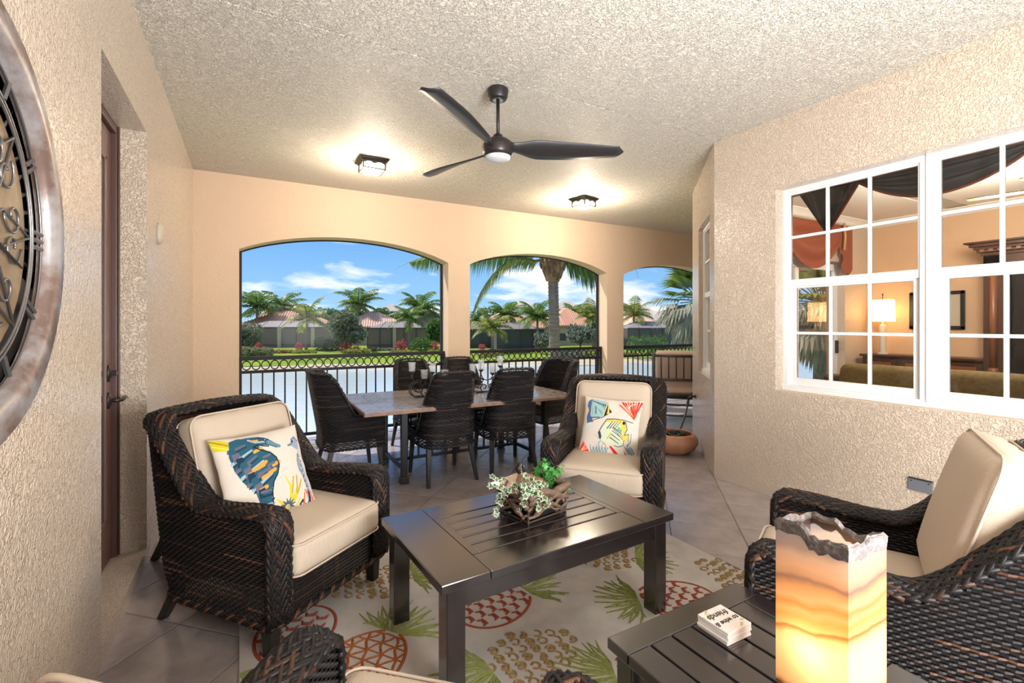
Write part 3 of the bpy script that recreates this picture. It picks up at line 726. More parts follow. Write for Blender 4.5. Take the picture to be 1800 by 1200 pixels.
for k in range(9): m = MB(); m.cbox((-.56+.14*k, 0, .36), (.016, .016, .46)); m.build('spindle', MT['black'], t)

# candle centrepieces: wrought iron scrolls with glass cups
def spiral(c, r0, r1, a0, a1, n=22, tilt=0):
    out = []
    for i in range(n+1):
        u = i/n; a = a0+(a1-a0)*u; r = r0+(r1-r0)*u; x, z = r*math.cos(a), r*math.sin(a); out.append((c[0]+x*math.cos(tilt), c[1]+x*math.sin(tilt), c[2]+z))
    return out
def cup_mesh(r, hh):
    m = MB(); m.lathe([(.0, .004), (r*.72, .004), (r*.78, .0), (r*.85, .004), (r*.95, hh*.9), (r*1.18, hh), (r*1.12, hh), (r*.86, hh*.88), (r*.74, .009), (0, .009)], n=18); return m
def centrepiece(label, loc, rz, cups, fl):
    t = thing('candle_centrepiece', label, 'candle holder', loc, rz, 'candle centrepieces on the dining table')
    m = MB(); R = .0055
    for sx in (-1, 1):
        for dy in (-.028, .028): m.tube(spiral((sx*.125, dy, .085), .082, .02, -PI*.5 if sx > 0 else -PI*.5, (2.1*PI if sx > 0 else -3.1*PI), 40), R, 6)
        m.tube(spiral((sx*.04, 0, .05), .048, .012, -PI/2, sx*2.2*PI-PI/2, 30), R, 6)
        m.tube(spiral((sx*.075, 0, .125), .035, .01, PI/2, PI/2-sx*2.4*PI, 26), R*.9, 6)
    m.tube([(-.20, 0, .09), (-.12, 0, .165), (0, 0, .12), (.12, 0, .165), (.20, 0, .09)], R, 6); m.tube([(-.13, -.028, .0055), (0, 0, .0055), (.13, .028, .0055)], R, 6); m.tube([(-.13, .028, .0055), (0, 0, .0055), (.13, -.028, .0055)], R, 6)
    for x, y, z in cups: m.tube([(x*.72, 0, .125), (x, y, (.125+z)/2), (x, y, z-.022)], R, 6); m.lathe([(.006, -.028), (.012, -.022), (.024, -.010), (.030, 0), (.0, 0)], (x, y, z), 12)
    m.build('scroll_stand', MT['black'], t, smooth=True, fix=False)
    me = cup_mesh(.036, .085 if not fl else .10).mesh('candle_cup', MT['cup'], True)
    for x, y, z in cups: o = bpy.data.objects.new('candle_cup', me); C.objects.link(o); o.parent = t; o.location = (x, y, z)
    return t
centrepiece('iron scroll candle holder with four clear cups at the left half of the table', (1.55, 4.50, .692), .05, [(-.175,0,.255), (-.06,-.03,.18), (.05,.03,.235), (.165,0,.165)], 0)
centrepiece('iron scroll candle holder with slim fluted cups at the right half of the table', (2.19, 4.50, .692), .05, [(-.175,0,.20), (-.06,.03,.235), (.045,-.03,.20), (.155,0,.27)], 1)

# rug with pineapples (tufted relief)
rugm = M('rug_pile', (.50,.465,.43), .95, spec=.1, noise=(9, (.42,.385,.36), .35, .7), bump=[('noise', 420, .5, .004), ('noise', 130, .3, .004)])
t = thing('rug', 'pale rug with red, rust and gold pineapples under the lounge furniture', 'rug', (1.205, 1.44, 0), math.radians(.6))
m = MB(); m.box((-1.235, -1.5, .0008), (1.235, 1.5, .011)); m.build('rug_field', rugm, t, bevel=.004)
def tuft(name, col): return M(name, col, .95, spec=.1, bump=[('noise', 300, .5, .004)], noise=(60, tuple(c*.6 for c in col), .45, .7))
TF = dict(red=tuft('red_tuft', (.30,.07,.045)), rust=tuft('rust_tuft', (.33,.10,.035)), gold=tuft('gold_tuft', (.31,.20,.085)), green=tuft('green_tuft', (.25,.27,.085)))
def strip(mb, pts, w, z=.0108, hgt=.0045):
    pts = [Vector((p[0], p[1], z)) for p in pts]; sd = []
    for i in range(len(pts)): tt = (pts[min(i+1, len(pts)-1)]-pts[max(i-1, 0)]).normalized(); sd.append(Vector((tt.y, -tt.x, 0)))
    n = len(pts); b = len(mb.v)
    for i in range(n):
        ww = (w[i] if isinstance(w, list) else w)/2; mb.v += [tuple(pts[i]-sd[i]*ww), tuple(pts[i]+Vector((0,0,hgt))), tuple(pts[i]+sd[i]*ww)]
    for i in range(n-1): o = b+3*i; mb.face(o, o+1, o+4, o+3); mb.face(o+1, o+2, o+5, o+4)
def blob(mb, c, rx, ry, ang, z=.0108, hgt=.0045, n=9, jag=.2, rnd=random):
    b = len(mb.v); mb.v.append((c[0], c[1], z+hgt)); ca, sa = math.cos(ang), math.sin(ang)
    for i in range(n):
        a = 2*PI*i/n; k = 1+rnd.uniform(-jag, jag); x, y = rx*k*math.cos(a), ry*k*math.sin(a); mb.v.append((c[0]+x*ca-y*sa, c[1]+x*sa+y*ca, z))
    for i in range(n): mb.face(b, b+1+i, b+1+(i+1) % n)
def pineapple(cx, cy, ang, col, style, sz=1.0, seed=0):
    rnd = random.Random(seed); m = MB(); A, B = .205*sz, .165*sz     # long axis +x local = towards crown
    def ell(a, k=1): return (A*k*math.cos(a), B*k*math.sin(a)*(1-.10*math.cos(a)))
    if style in ('scale', 'lattice'):
        a0, a1 = (.5, 2*PI-.5) if style == 'scale' else (.25, 2*PI-.25)
        strip(m, [ell(a0+(a1-a0)*i/40, 1) for i in range(41)], .016*sz)
    if style == 'scale':
        for i in range(6):
            for j in range(6):
                x = -A*.80+i*.066*sz+(j % 2)*.033*sz; y = -B*.85+j*.058*sz
                if (x/A)**2+(y/B)**2 < .80:
                    for s in (-1, 1): strip(m, [(x+.006*sz, y), (x+.010*sz, y+.015*sz*s), (x-.016*sz, y+.026*sz*s)], [.030*sz, .024*sz, .008*sz])
                    blob(m, (x+.008*sz, y), .012*sz, .011*sz, 0, rnd=rnd)
    elif style == 'dash':
        for i in range(8):
            for j in range(7):
                x = -A*.93+i*.056*sz; y = -B*.92+j*.053*sz+(i % 2)*.026*sz
                if (x/A)**2+(y/B)**2 < .98: jx, jy = rnd.uniform(-.004, .004), rnd.uniform(-.004, .004); x += jx; y += jy; q_ = [(x+.019*sz*math.cos(a_)*rnd.uniform(.85,1.1), y+.021*sz*math.sin(a_)*rnd.uniform(.85,1.1)) for a_ in [2*PI*w_/9+.4 for w_ in range(9 if (i+j) % 3 else 7)]]; strip(m, q_, .013*sz); (i*j) % 3 == 0 and blob(m, (x, y), .014*sz, .012*sz, 0, rnd=rnd)
    else:
        for s in (-1, 1):
            for k in range(-4, 5):
                pts = []
                for i in range(17):
                    u = -1+2*i/16; x = A*u; y = s*B*(.75*u)+k*.075*sz
                    if (x/A)**2+(y/B)**2 < .97: pts.append((x, y+.006*sz*math.sin(i*1.7)))
                if len(pts) > 2: strip(m, pts, .013*sz)
        for k in range(-3, 4):
            x = k*.058*sz; q = math.sqrt(max(0, 1-(x/A)**2))*B*.95; strip(m, [(x, -q), (x+.008, 0), (x, q)], .010*sz)
    g = MB()
    for k in range(15):
        a = (k-7)/7*1.25+rnd.uniform(-.08, .08); Ln = (.245-.075*abs(k-7)/7)*sz*rnd.uniform(.8, 1.1); ox, oy = A*.93+.012, (k-7)/7*.06*sz
        e = (ox+Ln*math.cos(a), oy+Ln*math.sin(a)); md = (ox+Ln*.5*math.cos(a)-.012*math.sin(a), oy+Ln*.5*math.sin(a)+.012*math.cos(a)); md2 = (ox+Ln*.5*math.cos(a)+.014*math.sin(a), oy+Ln*.5*math.sin(a)-.014*math.cos(a))
        strip(g, [(ox, oy), md, e], [.008, .017*sz, .005])
        if k % 2: strip(g, [(ox, oy), md2, e], [.008, .015*sz, .005])
        else: strip(g, [(ox+Ln*.25*math.cos(a), oy+Ln*.25*math.sin(a)), (ox+Ln*.6*math.cos(a+.3), oy+Ln*.6*math.sin(a+.3))], [.010, .004])
    for mm in (m, g):
        ca_, sa_ = math.cos(ang), math.sin(ang); nv = []
        for x, y, z in mm.v:
            X, Y = cx-1.205+x*ca_-y*sa_, cy-1.44+x*sa_+y*ca_; X = max(-1.23, min(1.23, X)); Y = max(-1.495, min(1.495, Y)); X -= cx-1.205; Y -= cy-1.44; nv.append((X*ca_+Y*sa_, -X*sa_+Y*ca_, z))
        mm.v = nv
    names = dict(red='red', rust='rust', gold='gold')
    o = m.build('pineapple_motif', TF[col], RUG, loc=(cx-1.205, cy-1.44, 0), rz=ang, fix=False); o['label'] = names[col]+' tufted pineapple'
    g.build('pineapple_crown', TF['green'], o, fix=False)
RUG = t
def dirang(a, b): return math.atan2(b[1]-a[1], b[0]-a[0])
for c, k, col, st, sd in (((.60,2.60),(.83,2.575),'gold','dash',1), ((.19,2.36),(.10,2.13),'red','scale',2), ((.415,2.02),(.60,2.165),'rust','lattice',3), ((1.07,2.115),(1.42,2.185),'red','scale',4),
                          ((1.055,1.715),(.76,1.71),'gold','dash',5), ((1.90,1.69),(1.63,1.85),'red','scale',6), ((1.86,2.235),(2.15,2.0),'gold','dash',7), ((2.36,1.70),(2.40,1.4),'gold','dash',8), ((1.45,1.36),(1.30,1.44),'red','scale',9),
                          ((1.30,2.70),(1.55,2.62),'rust','lattice',10), ((.72,1.25),(.50,1.36),'red','scale',12)):
    pineapple(c[0], c[1], dirang(c, k), col, st, 1.0, sd)

# planter box with ivy on the coffee table
PZ = H_+.010; px_, py_ = 1.215, 1.985; pr = math.radians(11)
t = thing('planter', 'carved wood and iron planter box in the middle of the coffee table', 'planter', (px_, py_, PZ+.001), pr)
bw = M('driftwood', (.16,.095,.06), .6, noise=(25, (.07,.04,.028), .4, .65, (1,1,5)), bump=[('noise', 60, .5, .006)])
hx_, hy_, hz_ = .122, .10, .15
m = MB()
for sx in (-1, 1):
    for sy in (-1, 1): m.tube([(sx*hx_, sy*hy_, 0), (sx*hx_, sy*hy_, .085)], .0055, 6)
for z in (.006, .082):
    m.tube([(-hx_, -hy_, z), (hx_, -hy_, z), (hx_, hy_, z), (-hx_, hy_, z)], .0055, 6, closed=True)
m.build('iron_frame', M('rusty_iron', (.035,.022,.016), .5), t, fix=False)
m = MB(); m.box((-hx_+.012, -hy_+.012, .012), (hx_-.012, hy_-.012, .10)); m.build('liner', MT['backing'], t)
rw = random.Random(5)
def wavy(p0, p1, z, r, n=9, am=.012):
    out = []
    for i in range(n+1): u = i/n; out.append((p0[0]+(p1[0]-p0[0])*u+rw.uniform(-.004, .004), p0[1]+(p1[1]-p0[1])*u+rw.uniform(-.006, .004), z+am*math.sin(u*PI*3+z*90)+rw.uniform(-.004, .004)))
    return out
for (p0, p1) in (((-hx_-.004, -hy_-.008), (hx_+.004, -hy_-.008)), ((-hx_-.008, hy_), (-hx_-.008, -hy_)), ((hx_+.008, -hy_), (hx_+.008, hy_)), ((-hx_, hy_+.006), (hx_, hy_+.006))):
    for z, r in ((.125, .017), (.103, .010), (.085, .012), (.066, .009), (.040, .008)):
        m = MB(); pts = wavy(p0, p1, z, r); m.tube(pts, [r*rw.uniform(.65, 1.25) for _ in pts], 8); m.build('carved_wood', bw, t, smooth=True, fix=False)
    m = MB(); m.tube([(p0[0]*.9+p1[0]*.1, p0[1]*.9+p1[1]*.1, .03), (p0[0]*.55+p1[0]*.45, p0[1]*.55+p1[1]*.45, .085), (p0[0]*.1+p1[0]*.9, p0[1]*.1+p1[1]*.9, .02)], [.006, .014, .007], 7); m.build('carved_wood', bw, t, smooth=True, fix=False)
t = thing('lantern', 'glossy brown pyramid lid with a dark scroll finial rising from the planter', 'lantern', (px_-.045, py_+.045, PZ+.100), pr)
m = MB(); m.box((-.07, -.06, .0), (.07, .06, .034)); m.build('body', MT['espresso'], t, bevel=.003)
m = MB(); m.add([(-.135,-.095,.034),(.135,-.095,.034),(.135,.095,.034),(-.135,.095,.034),(-.01,-.0,.088),(.01,-.0,.088),(.01,.01,.088),(-.01,.01,.088)], [(0,1,5,4),(1,2,6,5),(2,3,7,6),(3,0,4,7),(4,5,6,7),(3,2,1,0)]); m.build('lid', M('lacquer_lid', (.20,.10,.055), .12, spec=.8, coat=.6), t, bevel=.004)
m = MB()
for k in range(4): a = PI/2*k+.4; m.tube([(.012*math.cos(a), .012*math.sin(a), .086), (.026*math.cos(a), .026*math.sin(a), .105), (.012*math.cos(a), .012*math.sin(a), .122), (.004*math.cos(a), .004*math.sin(a), .135)], .0055, 6)
m.lathe([(.020, .085), (.014, .098), (.006, .11), (.010, .128), (.0, .142)], n=10); m.build('finial', MT['bronze'], t, smooth=True, fix=False)
# ivy: every leaf a piece
def leaf_mesh(name, mo, mi, s):
    m = MB(); ol = []
    for k, (a, r) in enumerate(((0, 1.0), (24, .52), (58, .82), (88, .48), (128, .66), (165, .30), (180, .22), (195, .30), (232, .66), (272, .48), (302, .82), (336, .52))): ol.append((r*s*math.cos(math.radians(a)), r*s*math.sin(math.radians(a))))
    n = len(ol)
    def ring(k, dz, mi_): 
        m.mi = mi_; b = len(m.v); m.v.append((0, 0, dz+.0)); 
        for x, y in ol: m.v.append((x*k, y*k, dz-.10*abs(y)*k-.12*(x*k)**2/s))
        for i in range(n): m.face(b, b+1+i, b+1+(i+1) % n)
    ring(1, 0, 0)
    if mi is not None: ring(.70, .0012, 1)
    return m.mesh(name, [mo, mi] if mi else [mo])
lg = M('ivy_green', (.045,.22,.035), .38, spec=.5, trans=.25, var=.45); ld = M('ivy_dark', (.045,.10,.035), .42, trans=.15, var=.4); lw = M('ivy_margin', (.62,.66,.50), .45, trans=.25, var=.12); st_ = M('ivy_stem', (.10,.09,.05), .6)
me_v = leaf_mesh('ivy_leaf', lw, ld, .022); me_g = leaf_mesh('ivy_leaf', lg, None, .026)
def ivy(name, label, base, leaves_me, vines, seed):
    r = random.Random(seed); t = thing(name, label, 'plant', (px_, py_, PZ+.105), pr); st = MB()
    for v in vines:
        pts = [Vector(p) for p in v]; cr = []
        for i in range(len(pts)-1):
            for k in range(4): cr.append(pts[i].lerp(pts[i+1], k/4)+Vector((r.uniform(-.004, .004), r.uniform(-.004, .004), r.uniform(-.003, .003))))
        cr.append(pts[-1]); st.tube(cr, .0016, 4)
        for i in range(1, len(cr)):
            for _ in range(1 if r.random() < .75 else 2):
                d = Vector((r.uniform(-1, 1), r.uniform(-1.2, .5), r.uniform(-.1, .9))).normalized()
                o = inst(leaves_me, 'ivy_leaf', t, cr[i]+d*.013, scale=r.uniform(.65, 1.2)); o.rotation_euler = (Vector((0, 0, 1)).lerp(d, .75)+Vector((0, -.35, .15))).to_track_quat('Z', 'X').to_euler(); o.rotation_euler.rotate_axis('Z', r.uniform(0, 6.28))
    st.build('stem', st_, t, fix=False); return t
R3 = random.Random(11); V = []
for k in range(20):
    a = R3.uniform(-.055, .085)-.06; b = R3.uniform(-.10, -.02); V.append([(a, b+.02, -.03), (a-.01, b, .03), (a-R3.uniform(0, .05), b-R3.uniform(0, .05), R3.uniform(.02, .10))])
V += [[(-.09, -.05, .0), (-.14, -.02, .05), (-.20, .02, .045), (-.235, .05, .06)], [(-.09, -.06, .01), (-.15, -.03, .045), (-.20, .0, .02), (-.225, .0, -.03), (-.235, .0, -.055)], [(-.09, .0, .0), (-.13, .06, .05), (-.17, .10, .07)], [(-.1, -.07, .0), (-.15, -.09, .02), (-.165, -.1, -.03)],
      [(-.05, -.09, .01), (-.05, -.14, .0), (-.045, -.145, -.035)], [(-.08, -.08, .01), (-.10, -.13, .005), (-.10, -.14, -.03)]]
ivy('variegated_ivy', 'variegated white-edged ivy spilling over the left of the planter box', 0, me_v, V, 3)
V = []
for k in range(14):
    a = R3.uniform(.055, .115); b = R3.uniform(-.05, .07); V.append([(a, b, -.03), (a+R3.uniform(-.02, .03), b, .035), (a+R3.uniform(-.04, .07), b+R3.uniform(-.04, .04), R3.uniform(.06, .105))])
V += [[(.12, -.05, .0), (.16, -.07, .0), (.175, -.075, -.035)], [(.12, .0, .02), (.17, .0, .06), (.19, .0, .05)]]
ivy('green_ivy', 'bright green ivy standing in the right of the planter box', 0, me_g, V, 4)

# glowing stone lamp on the side table
def onyx():
    m = bpy.data.materials.new('onyx'); m.use_nodes = True; nt = m.node_tree; nt.nodes.clear(); L = nt.links.new
    tc = N(nt, 'ShaderNodeTexCoord'); mp = N(nt, 'ShaderNodeMapping'); L(tc.outputs['Object'], mp.inputs[0]); mp.inputs['Rotation'].default_value = (.22, -.30, 0); mp.inputs['Scale'].default_value = (1.1, 1.1, 1)
    no = N(nt, 'ShaderNodeTexNoise', Scale=4.5, Detail=3.0); L(mp.outputs[0], no.inputs['Vector'])
    sp = N(nt, 'ShaderNodeSeparateXYZ'); L(mp.outputs[0], sp.inputs[0])
    ma = N(nt, 'ShaderNodeMath', operation='MULTIPLY_ADD'); L(no.outputs[0], ma.inputs[0]); ma.inputs[1].default_value = .075; L(sp.outputs[2], ma.inputs[2])
    mr = N(nt, 'ShaderNodeMapRange'); mr.inputs[1].default_value = .03; mr.inputs[2].default_value = .435; L(ma.outputs[0], mr.inputs[0])
    r = N(nt, 'ShaderNodeValToRGB'); L(mr.outputs[0], r.inputs[0]); el = r.color_ramp.elements
    el[0].position = 0; el[0].color = (.80,.42,.16,1); el[1].position = 1; el[1].color = (.30,.27,.27,1)
    for p, c in ((.10,(.62,.25,.07)), (.13,(.95,.72,.42)), (.36,(.95,.75,.45)), (.42,(.93,.66,.34)), (.455,(.50,.20,.06)), (.47,(.88,.55,.25)), (.52,(.80,.42,.15)), (.555,(.85,.52,.26)), (.59,(.74,.36,.13)), (.63,(.82,.55,.32)), (.68,(.70,.42,.22)), (.715,(.36,.24,.20)), (.735,(.60,.40,.27)), (.78,(.72,.50,.35)), (.85,(.66,.50,.40)), (.90,(.40,.33,.32))):
        e = el.new(p); e.color = (*c, 1)
    t_ = N(nt, 'ShaderNodeBsdfTranslucent'); d = N(nt, 'ShaderNodeBsdfPrincipled', Roughness=.3); L(r.outputs[0], t_.inputs[0]); L(r.outputs[0], d.inputs['Base Color'])
    ms = N(nt, 'ShaderNodeMixShader', Fac=.72); L(d.outputs[0], ms.inputs[1]); L(t_.outputs[0], ms.inputs[2]); o = N(nt, 'ShaderNodeOutputMaterial'); L(ms.outputs[0], o.inputs[0]); return m
t = thing('stone_lamp', 'lit square column lamp of banded orange onyx with a rough rim', 'lamp', (1.215, .632, .5005), math.radians(79.3))
A_, B_, LH = .094, .059, .405; rl = random.Random(4)
per = []
for (x0, y0), (x1, y1) in (((-A_,-B_),(A_,-B_)), ((A_,-B_),(A_,B_)), ((A_,B_),(-A_,B_)), ((-A_,B_),(-A_,-B_))):
    n = 16 if abs(x1-x0) > 0 else 11
    for i in range(n): per.append((x0+(x1-x0)*i/n, y0+(y1-y0)*i/n))
tops = []
for x, y in per: tops.append(LH-.012+.030*smooth(.2, 1.0, -x/A_)+.012*smooth(.3, 1, -x/A_)*(1 if y < 0 else 0)+.018*math.sin(x*23+1)*.5+rl.uniform(-.0035, .0035)+(.012 if x > 0 else 0))
m = MB(); n = len(per); rows = 10
for j in range(rows+1):
    for k, (x, y) in enumerate(per): m.v.append((x, y, tops[k]*j/rows))
for j in range(rows):
    for k in range(n): k2 = (k+1) % n; m.face(j*n+k, j*n+k2, (j+1)*n+k2, (j+1)*n+k)
m.build('onyx_body', onyx(), t, fix=False)
m = MB()
for k, (x, y) in enumerate(per):
    s_ = .86; zt = tops[k]; j_ = rl.uniform(-.0025, .0025); m.v += [(x*1.006, y*1.008, zt-.030+j_*2), (x*1.018, y*1.024, zt-.014+j_), (x*1.02, y*1.03, zt-.004+j_), (x*.95, y*.94, zt+.004+j_), (x*s_, y*(s_-.06), zt-.003+j_), (x*.90, y*.86, zt-.012)]
for k in range(n):
    k2 = (k+1) % n
    for q in range(5): m.face(6*k+q, 6*k2+q, 6*k2+q+1, 6*k+q+1)
m.build('rough_rim', M('stone_rim', (.11,.09,.085), .75, noise=(70, (.26,.23,.21), .45, .7), bump=[('noise', 130, .6, .006)]), t, fix=False)
m = MB(); m.box((-A_+.01, -B_+.01, 0), (A_-.01, B_-.01, .012)); m.build('base', MT['espresso'], t)
light('lamp_bulb', 'POINT', (0, 0, .13), .60, (1, .76, .52), .03, parent=t)

# stack of coasters with lettering
cm_ = M('coaster_white', (.72,.66,.63), .5); cedge = M('coaster_edge', (.66,.57,.52), .6)
ords = ['bottom coaster of the white stack on the side table', 'second coaster from the bottom of the white stack', 'middle coaster of the white stack beside the lamp', 'second coaster from the top of the white stack', 'top white coaster with black brush lettering, on the stack by the lamp']
rc = random.Random(2); ca = math.radians(0)
for k in range(5):
    t = thing('coaster', ords[k], 'coaster', (1.218+rc.uniform(-.002, .002), .919+rc.uniform(-.002, .002), .5005+.0078*k), rc.uniform(-.02, .02), 'white coasters in a stack')
    m = MB(); m.cbox((0, 0, .0038), (.103, .103, .0074)); m.build('coaster_tile', cm_, t, bevel=.0015)
    if k == 4: TOP = t
ink = M('black_ink', (.012,.010,.012), .6); spr = M('floral_print', (.42,.40,.22), .6)
for txt, y, s_ in (('to wine &', .012, .024), ('friends', -.020, .030)):
    cu = bpy.data.curves.new('lettering', 'FONT'); cu.body = txt; cu.size = s_; cu.align_x = 'CENTER'; cu.align_y = 'CENTER'; cu.shear = .3; cu.extrude = .0002; cu.offset = .0006
    o = bpy.data.objects.new('tmp', cu); C.objects.link(o); bpy.context.view_layer.update(); me = bpy.data.meshes.new_from_object(o); bpy.data.objects.remove(o)
    add_mesh('lettering', me, ink, TOP, (0, -y, .0078), (0, 0, PI))
for sx, sy in ((-1, 1), (1, -1)):
    m = MB()
    for k in range(9): blob(m, (sx*(.046-.004*k+rc.uniform(-.006,.006)), sy*(.022+.003*k+rc.uniform(-.006,.006))), .006, .0028, rc.uniform(0, 3), z=.0077, hgt=.0003)
    m.build('floral_print', spr, TOP, fix=False)
# ------------------------------------------------------------------ ceiling fan, lamps, clock and small things
t = thing('ceiling_fan', 'black three-blade ceiling fan hanging from the porch ceiling', 'fan', (1.535, 2.985, CEIL))
m = MB(); m.lathe([(0, 0), (.072, 0), (.075, -.012), (.068, -.060), (.063, -.072), (.05, -.076), (0, -.076)], n=28); m.build('canopy', MT['black'], t, smooth=True, bevel=.002)
m = MB(); m.lathe([(.036, -.074), (.036, -.080), (0, -.080)], n=20); m.build('canopy_ring', M('chrome_ring', (.5,.5,.52), .25, metal=1), t)
m = MB(); m.tube([(0, 0, -.075), (0, 0, -.335)], .0125, 12); m.build('downrod', MT['black'], t, smooth=True)
m = MB(); m.lathe([(.0125, -.315), (.032, -.325), (.038, -.345), (.075, -.360), (.103, -.385), (.110, -.410), (.106, -.450), (.096, -.478), (0, -.478)], n=32); m.build('motor_housing', MT['bronze'], t, smooth=True)
m = MB(); m.lathe([(.093, -.476), (.086, -.490), (.06, -.503), (0, -.508)], n=28); m.build('light_lens', M('frosted_lens', (.75,.76,.78), .4), t, smooth=True)
def blade():
    m = MB(); n = 26; sec = []
    for i in range(n+1):
        u = i/n; r = .085+.80*u
        chord = .075+.105*smooth(0, .28, u)-.035*smooth(.6, 1, u); sweep = -.03+.12*u-.10*u*u; tw = -math.radians(30-20*u); drop = .012*math.sin(u*PI)+.028*u*u
        for v in (-1, -.33, .33, 1):
            yy = chord/2*v+sweep; zz = -.012*(1-v*v)
            sec.append((r+(.05*(v-1)*-.5 if i == n else 0)-(.07 if (i == n and v == -1) else 0), yy*math.cos(tw), yy*math.sin(tw)+zz-.430+drop))
    top = [(x, y, z+.006) for x, y, z in sec]; m.v = sec+top; K = len(sec)
    for i in range(n):
        for k in range(3): a = 4*i+k; m.face(a, a+1, a+5, a+4); m.face(K+a, K+a+4, K+a+5, K+a+1)
        a = 4*i; m.face(a, a+4, K+a+4, K+a); a = 4*i+3; m.face(a, K+a, K+a+4, a+4)
    for k in range(3): a = k; m.face(a, K+a, K+a+1, a+1); a = 4*n+k; m.face(a, a+1, K+a+1, K+a)
    return m
bl = blade().build('blade', M('blade_black', (.022,.021,.023), .42, spec=.7), t, smooth=False)
bl.data.polygons.foreach_set('use_smooth', [True]*len(bl.data.polygons))
# blade directions from the photograph's plan: one towards the right, one to the far left, one to the near left
yaw = -28.91
for k, dg in enumerate((81.3, -43.2, 202.5)):      # degrees from camera forward, clockwise
    a = math.radians(90-(dg+28.91)); o = bl if k == 0 else inst(bl, 'blade', t); o.rotation_euler.z = a

warm = (1, .84, .65)
lensm = M('milk_glass', (.9,.85,.75), .4, emit=((1, .86, .62), 3.2))
def flush(loc, rz, label):
    t = thing('ceiling_light', label, 'lamp', loc, rz, 'flush ceiling lanterns'); s = .145
    m = MB(); m.add([(-s,-s,-.012),(s,-s,-.012),(s,s,-.012),(-s,s,-.012),(-s*.80,-s*.80,-.035),(s*.80,-s*.80,-.035),(s*.80,s*.80,-.035),(-s*.80,s*.80,-.035),(-s*.9,-s*.9,0),(s*.9,-s*.9,0),(s*.9,s*.9,0),(-s*.9,s*.9,0)],
        [(0,1,5,4),(1,2,6,5),(2,3,7,6),(3,0,4,7),(4,5,6,7),(0,8,9,1),(1,9,10,2),(2,10,11,3),(3,11,8,0)]); m.build('canopy', MT['bronze'], t)
    q = s*.74; m = MB()
    for sx in (-1, 1):
        for sy in (-1, 1): m.cbox((sx*q, sy*q, -.072), (.012, .012, .08))
    for sg in (-1, 1): m.cbox((0, sg*q, -.108), (2*q, .010, .010)); m.cbox((sg*q, 0, -.108), (.010, 2*q, .010))
    for (x, y) in ((0, -q), (0, q), (-q, 0), (q, 0)):      # scalloped valance
        al = x == 0
        for k in range(13):
            u = -1+2*k/12; hh = .006+.016*abs(math.sin((u*2)*PI/2+PI/2))**3*1.0
            c = (u*q*.95, y, -.034-hh/2) if al else (x, u*q*.95, -.034-hh/2); m.cbox(c, (.017, .006, hh+.006) if al else (.006, .017, hh+.006))
    m.tube([(0, 0, -.148), (0, 0, -.162)], [.010, .004], 8); m.build('lantern_frame', MT['bronze'], t, fix=False)
    m = MB(); z0, z1 = -.036, -.106; g_ = q*.95
    m.add([(-g_,-g_,z0),(g_,-g_,z0),(g_,g_,z0),(-g_,g_,z0),(-g_,-g_,z1),(g_,-g_,z1),(g_,g_,z1),(-g_,g_,z1),(0,0,-.150)], [(0,1,5,4),(1,2,6,5),(2,3,7,6),(3,0,4,7),(4,5,8),(5,6,8),(6,7,8),(7,4,8)]); m.build('glass_panes', lensm, t)
    light('bulb', 'POINT', (0, 0, -.24), LAMP_W, warm, .10, parent=t); return t
LAMP_W = 50
flush((1.085, 4.90, CEIL), 0, 'flush lantern ceiling light on the left, between fan and arches')
LAMP_W = 74
flush((3.86, 5.03, CEIL), math.radians(12), 'flush lantern ceiling light on the right, near the slanted wall')

# round iron wall clock
t = thing('wall_clock', 'big round wall clock with iron scrollwork on the left stucco wall', 'clock', (-.53, 1.398, 1.63), PI/2)   # local: x along the wall, -y into the porch
ironm = M('wrought_iron', (.20,.19,.19), .35, metal=.8); rimm = M('clock_rim', (.16,.10,.08), .38, metal=.25, noise=(7, (.33,.31,.31), .42, .62), bump=[('noise', 40, .2, .004)])
RX = Matrix.Rotation(PI/2, 4, 'X')
m = MB(); m.lathe([(.425, .0), (.425, .030), (.445, .045), (.470, .047), (.490, .040), (.505, .042), (.522, .030), (.527, .012), (.527, .0)], n=72, M=RX); m.build('rim', rimm, t, smooth=True)
m = MB(); m.lathe([(0, .003), (.43, .003)], n=48, M=RX); m.build('face_ring', M('clock_black', (.012,.010,.010), .5), t, fix=False)
m = MB(); m.lathe([(0, .006), (.335, .006), (.335, .003)], n=48, M=RX); m.build('dial', M('clock_dial', (.17,.105,.055), .55, noise=(6, (.30,.22,.13), .4, .7)), t, fix=False)
m = MB()
for r in (.34, .352, .412): m.tube([(r*math.cos(2*PI*k/72), -.016, r*math.sin(2*PI*k/72)) for k in range(72)], .0035, 6, closed=True)
m.build('iron_rings', ironm, t, smooth=True, fix=False)
for hnum in range(12):
    a = PI/2-hnum*PI/6; m = MB(); cnt = (3, 1, 2, 3, 2, 1, 2, 3, 3, 2, 1, 2)[hnum]
    for k in range(cnt):
        off = (k-(cnt-1)/2)*.020; nx, nz = -math.sin(a)*off, math.cos(a)*off; m.tube([(.352*math.cos(a)+nx, -.017, .352*math.sin(a)+nz), (.412*math.cos(a)+nx, -.017, .412*math.sin(a)+nz)], .006, 5)
    m.build('numeral', ironm, t, fix=False)
m = MB()
for k in range(8):
    a = k*PI/4
    for sg in (-1, 1):
        ctr = (.235*math.cos(a+sg*.16), .235*math.sin(a+sg*.16)); m.tube([(ctr[0]+.05*math.cos(a+sg*q*.9+PI*(sg > 0))*(1-q*.11), -.016, ctr[1]+.05*math.sin(a+sg*q*.9+PI*(sg > 0))*(1-q*.11)) for q in [x*.35 for x in range(22)]], .0035, 5)
        m.tube([(.07*math.cos(a), -.016, .07*math.sin(a)), (.18*math.cos(a+sg*.25), -.016, .18*math.sin(a+sg*.25)), (.33*math.cos(a), -.016, .33*math.sin(a))], .0035, 5)
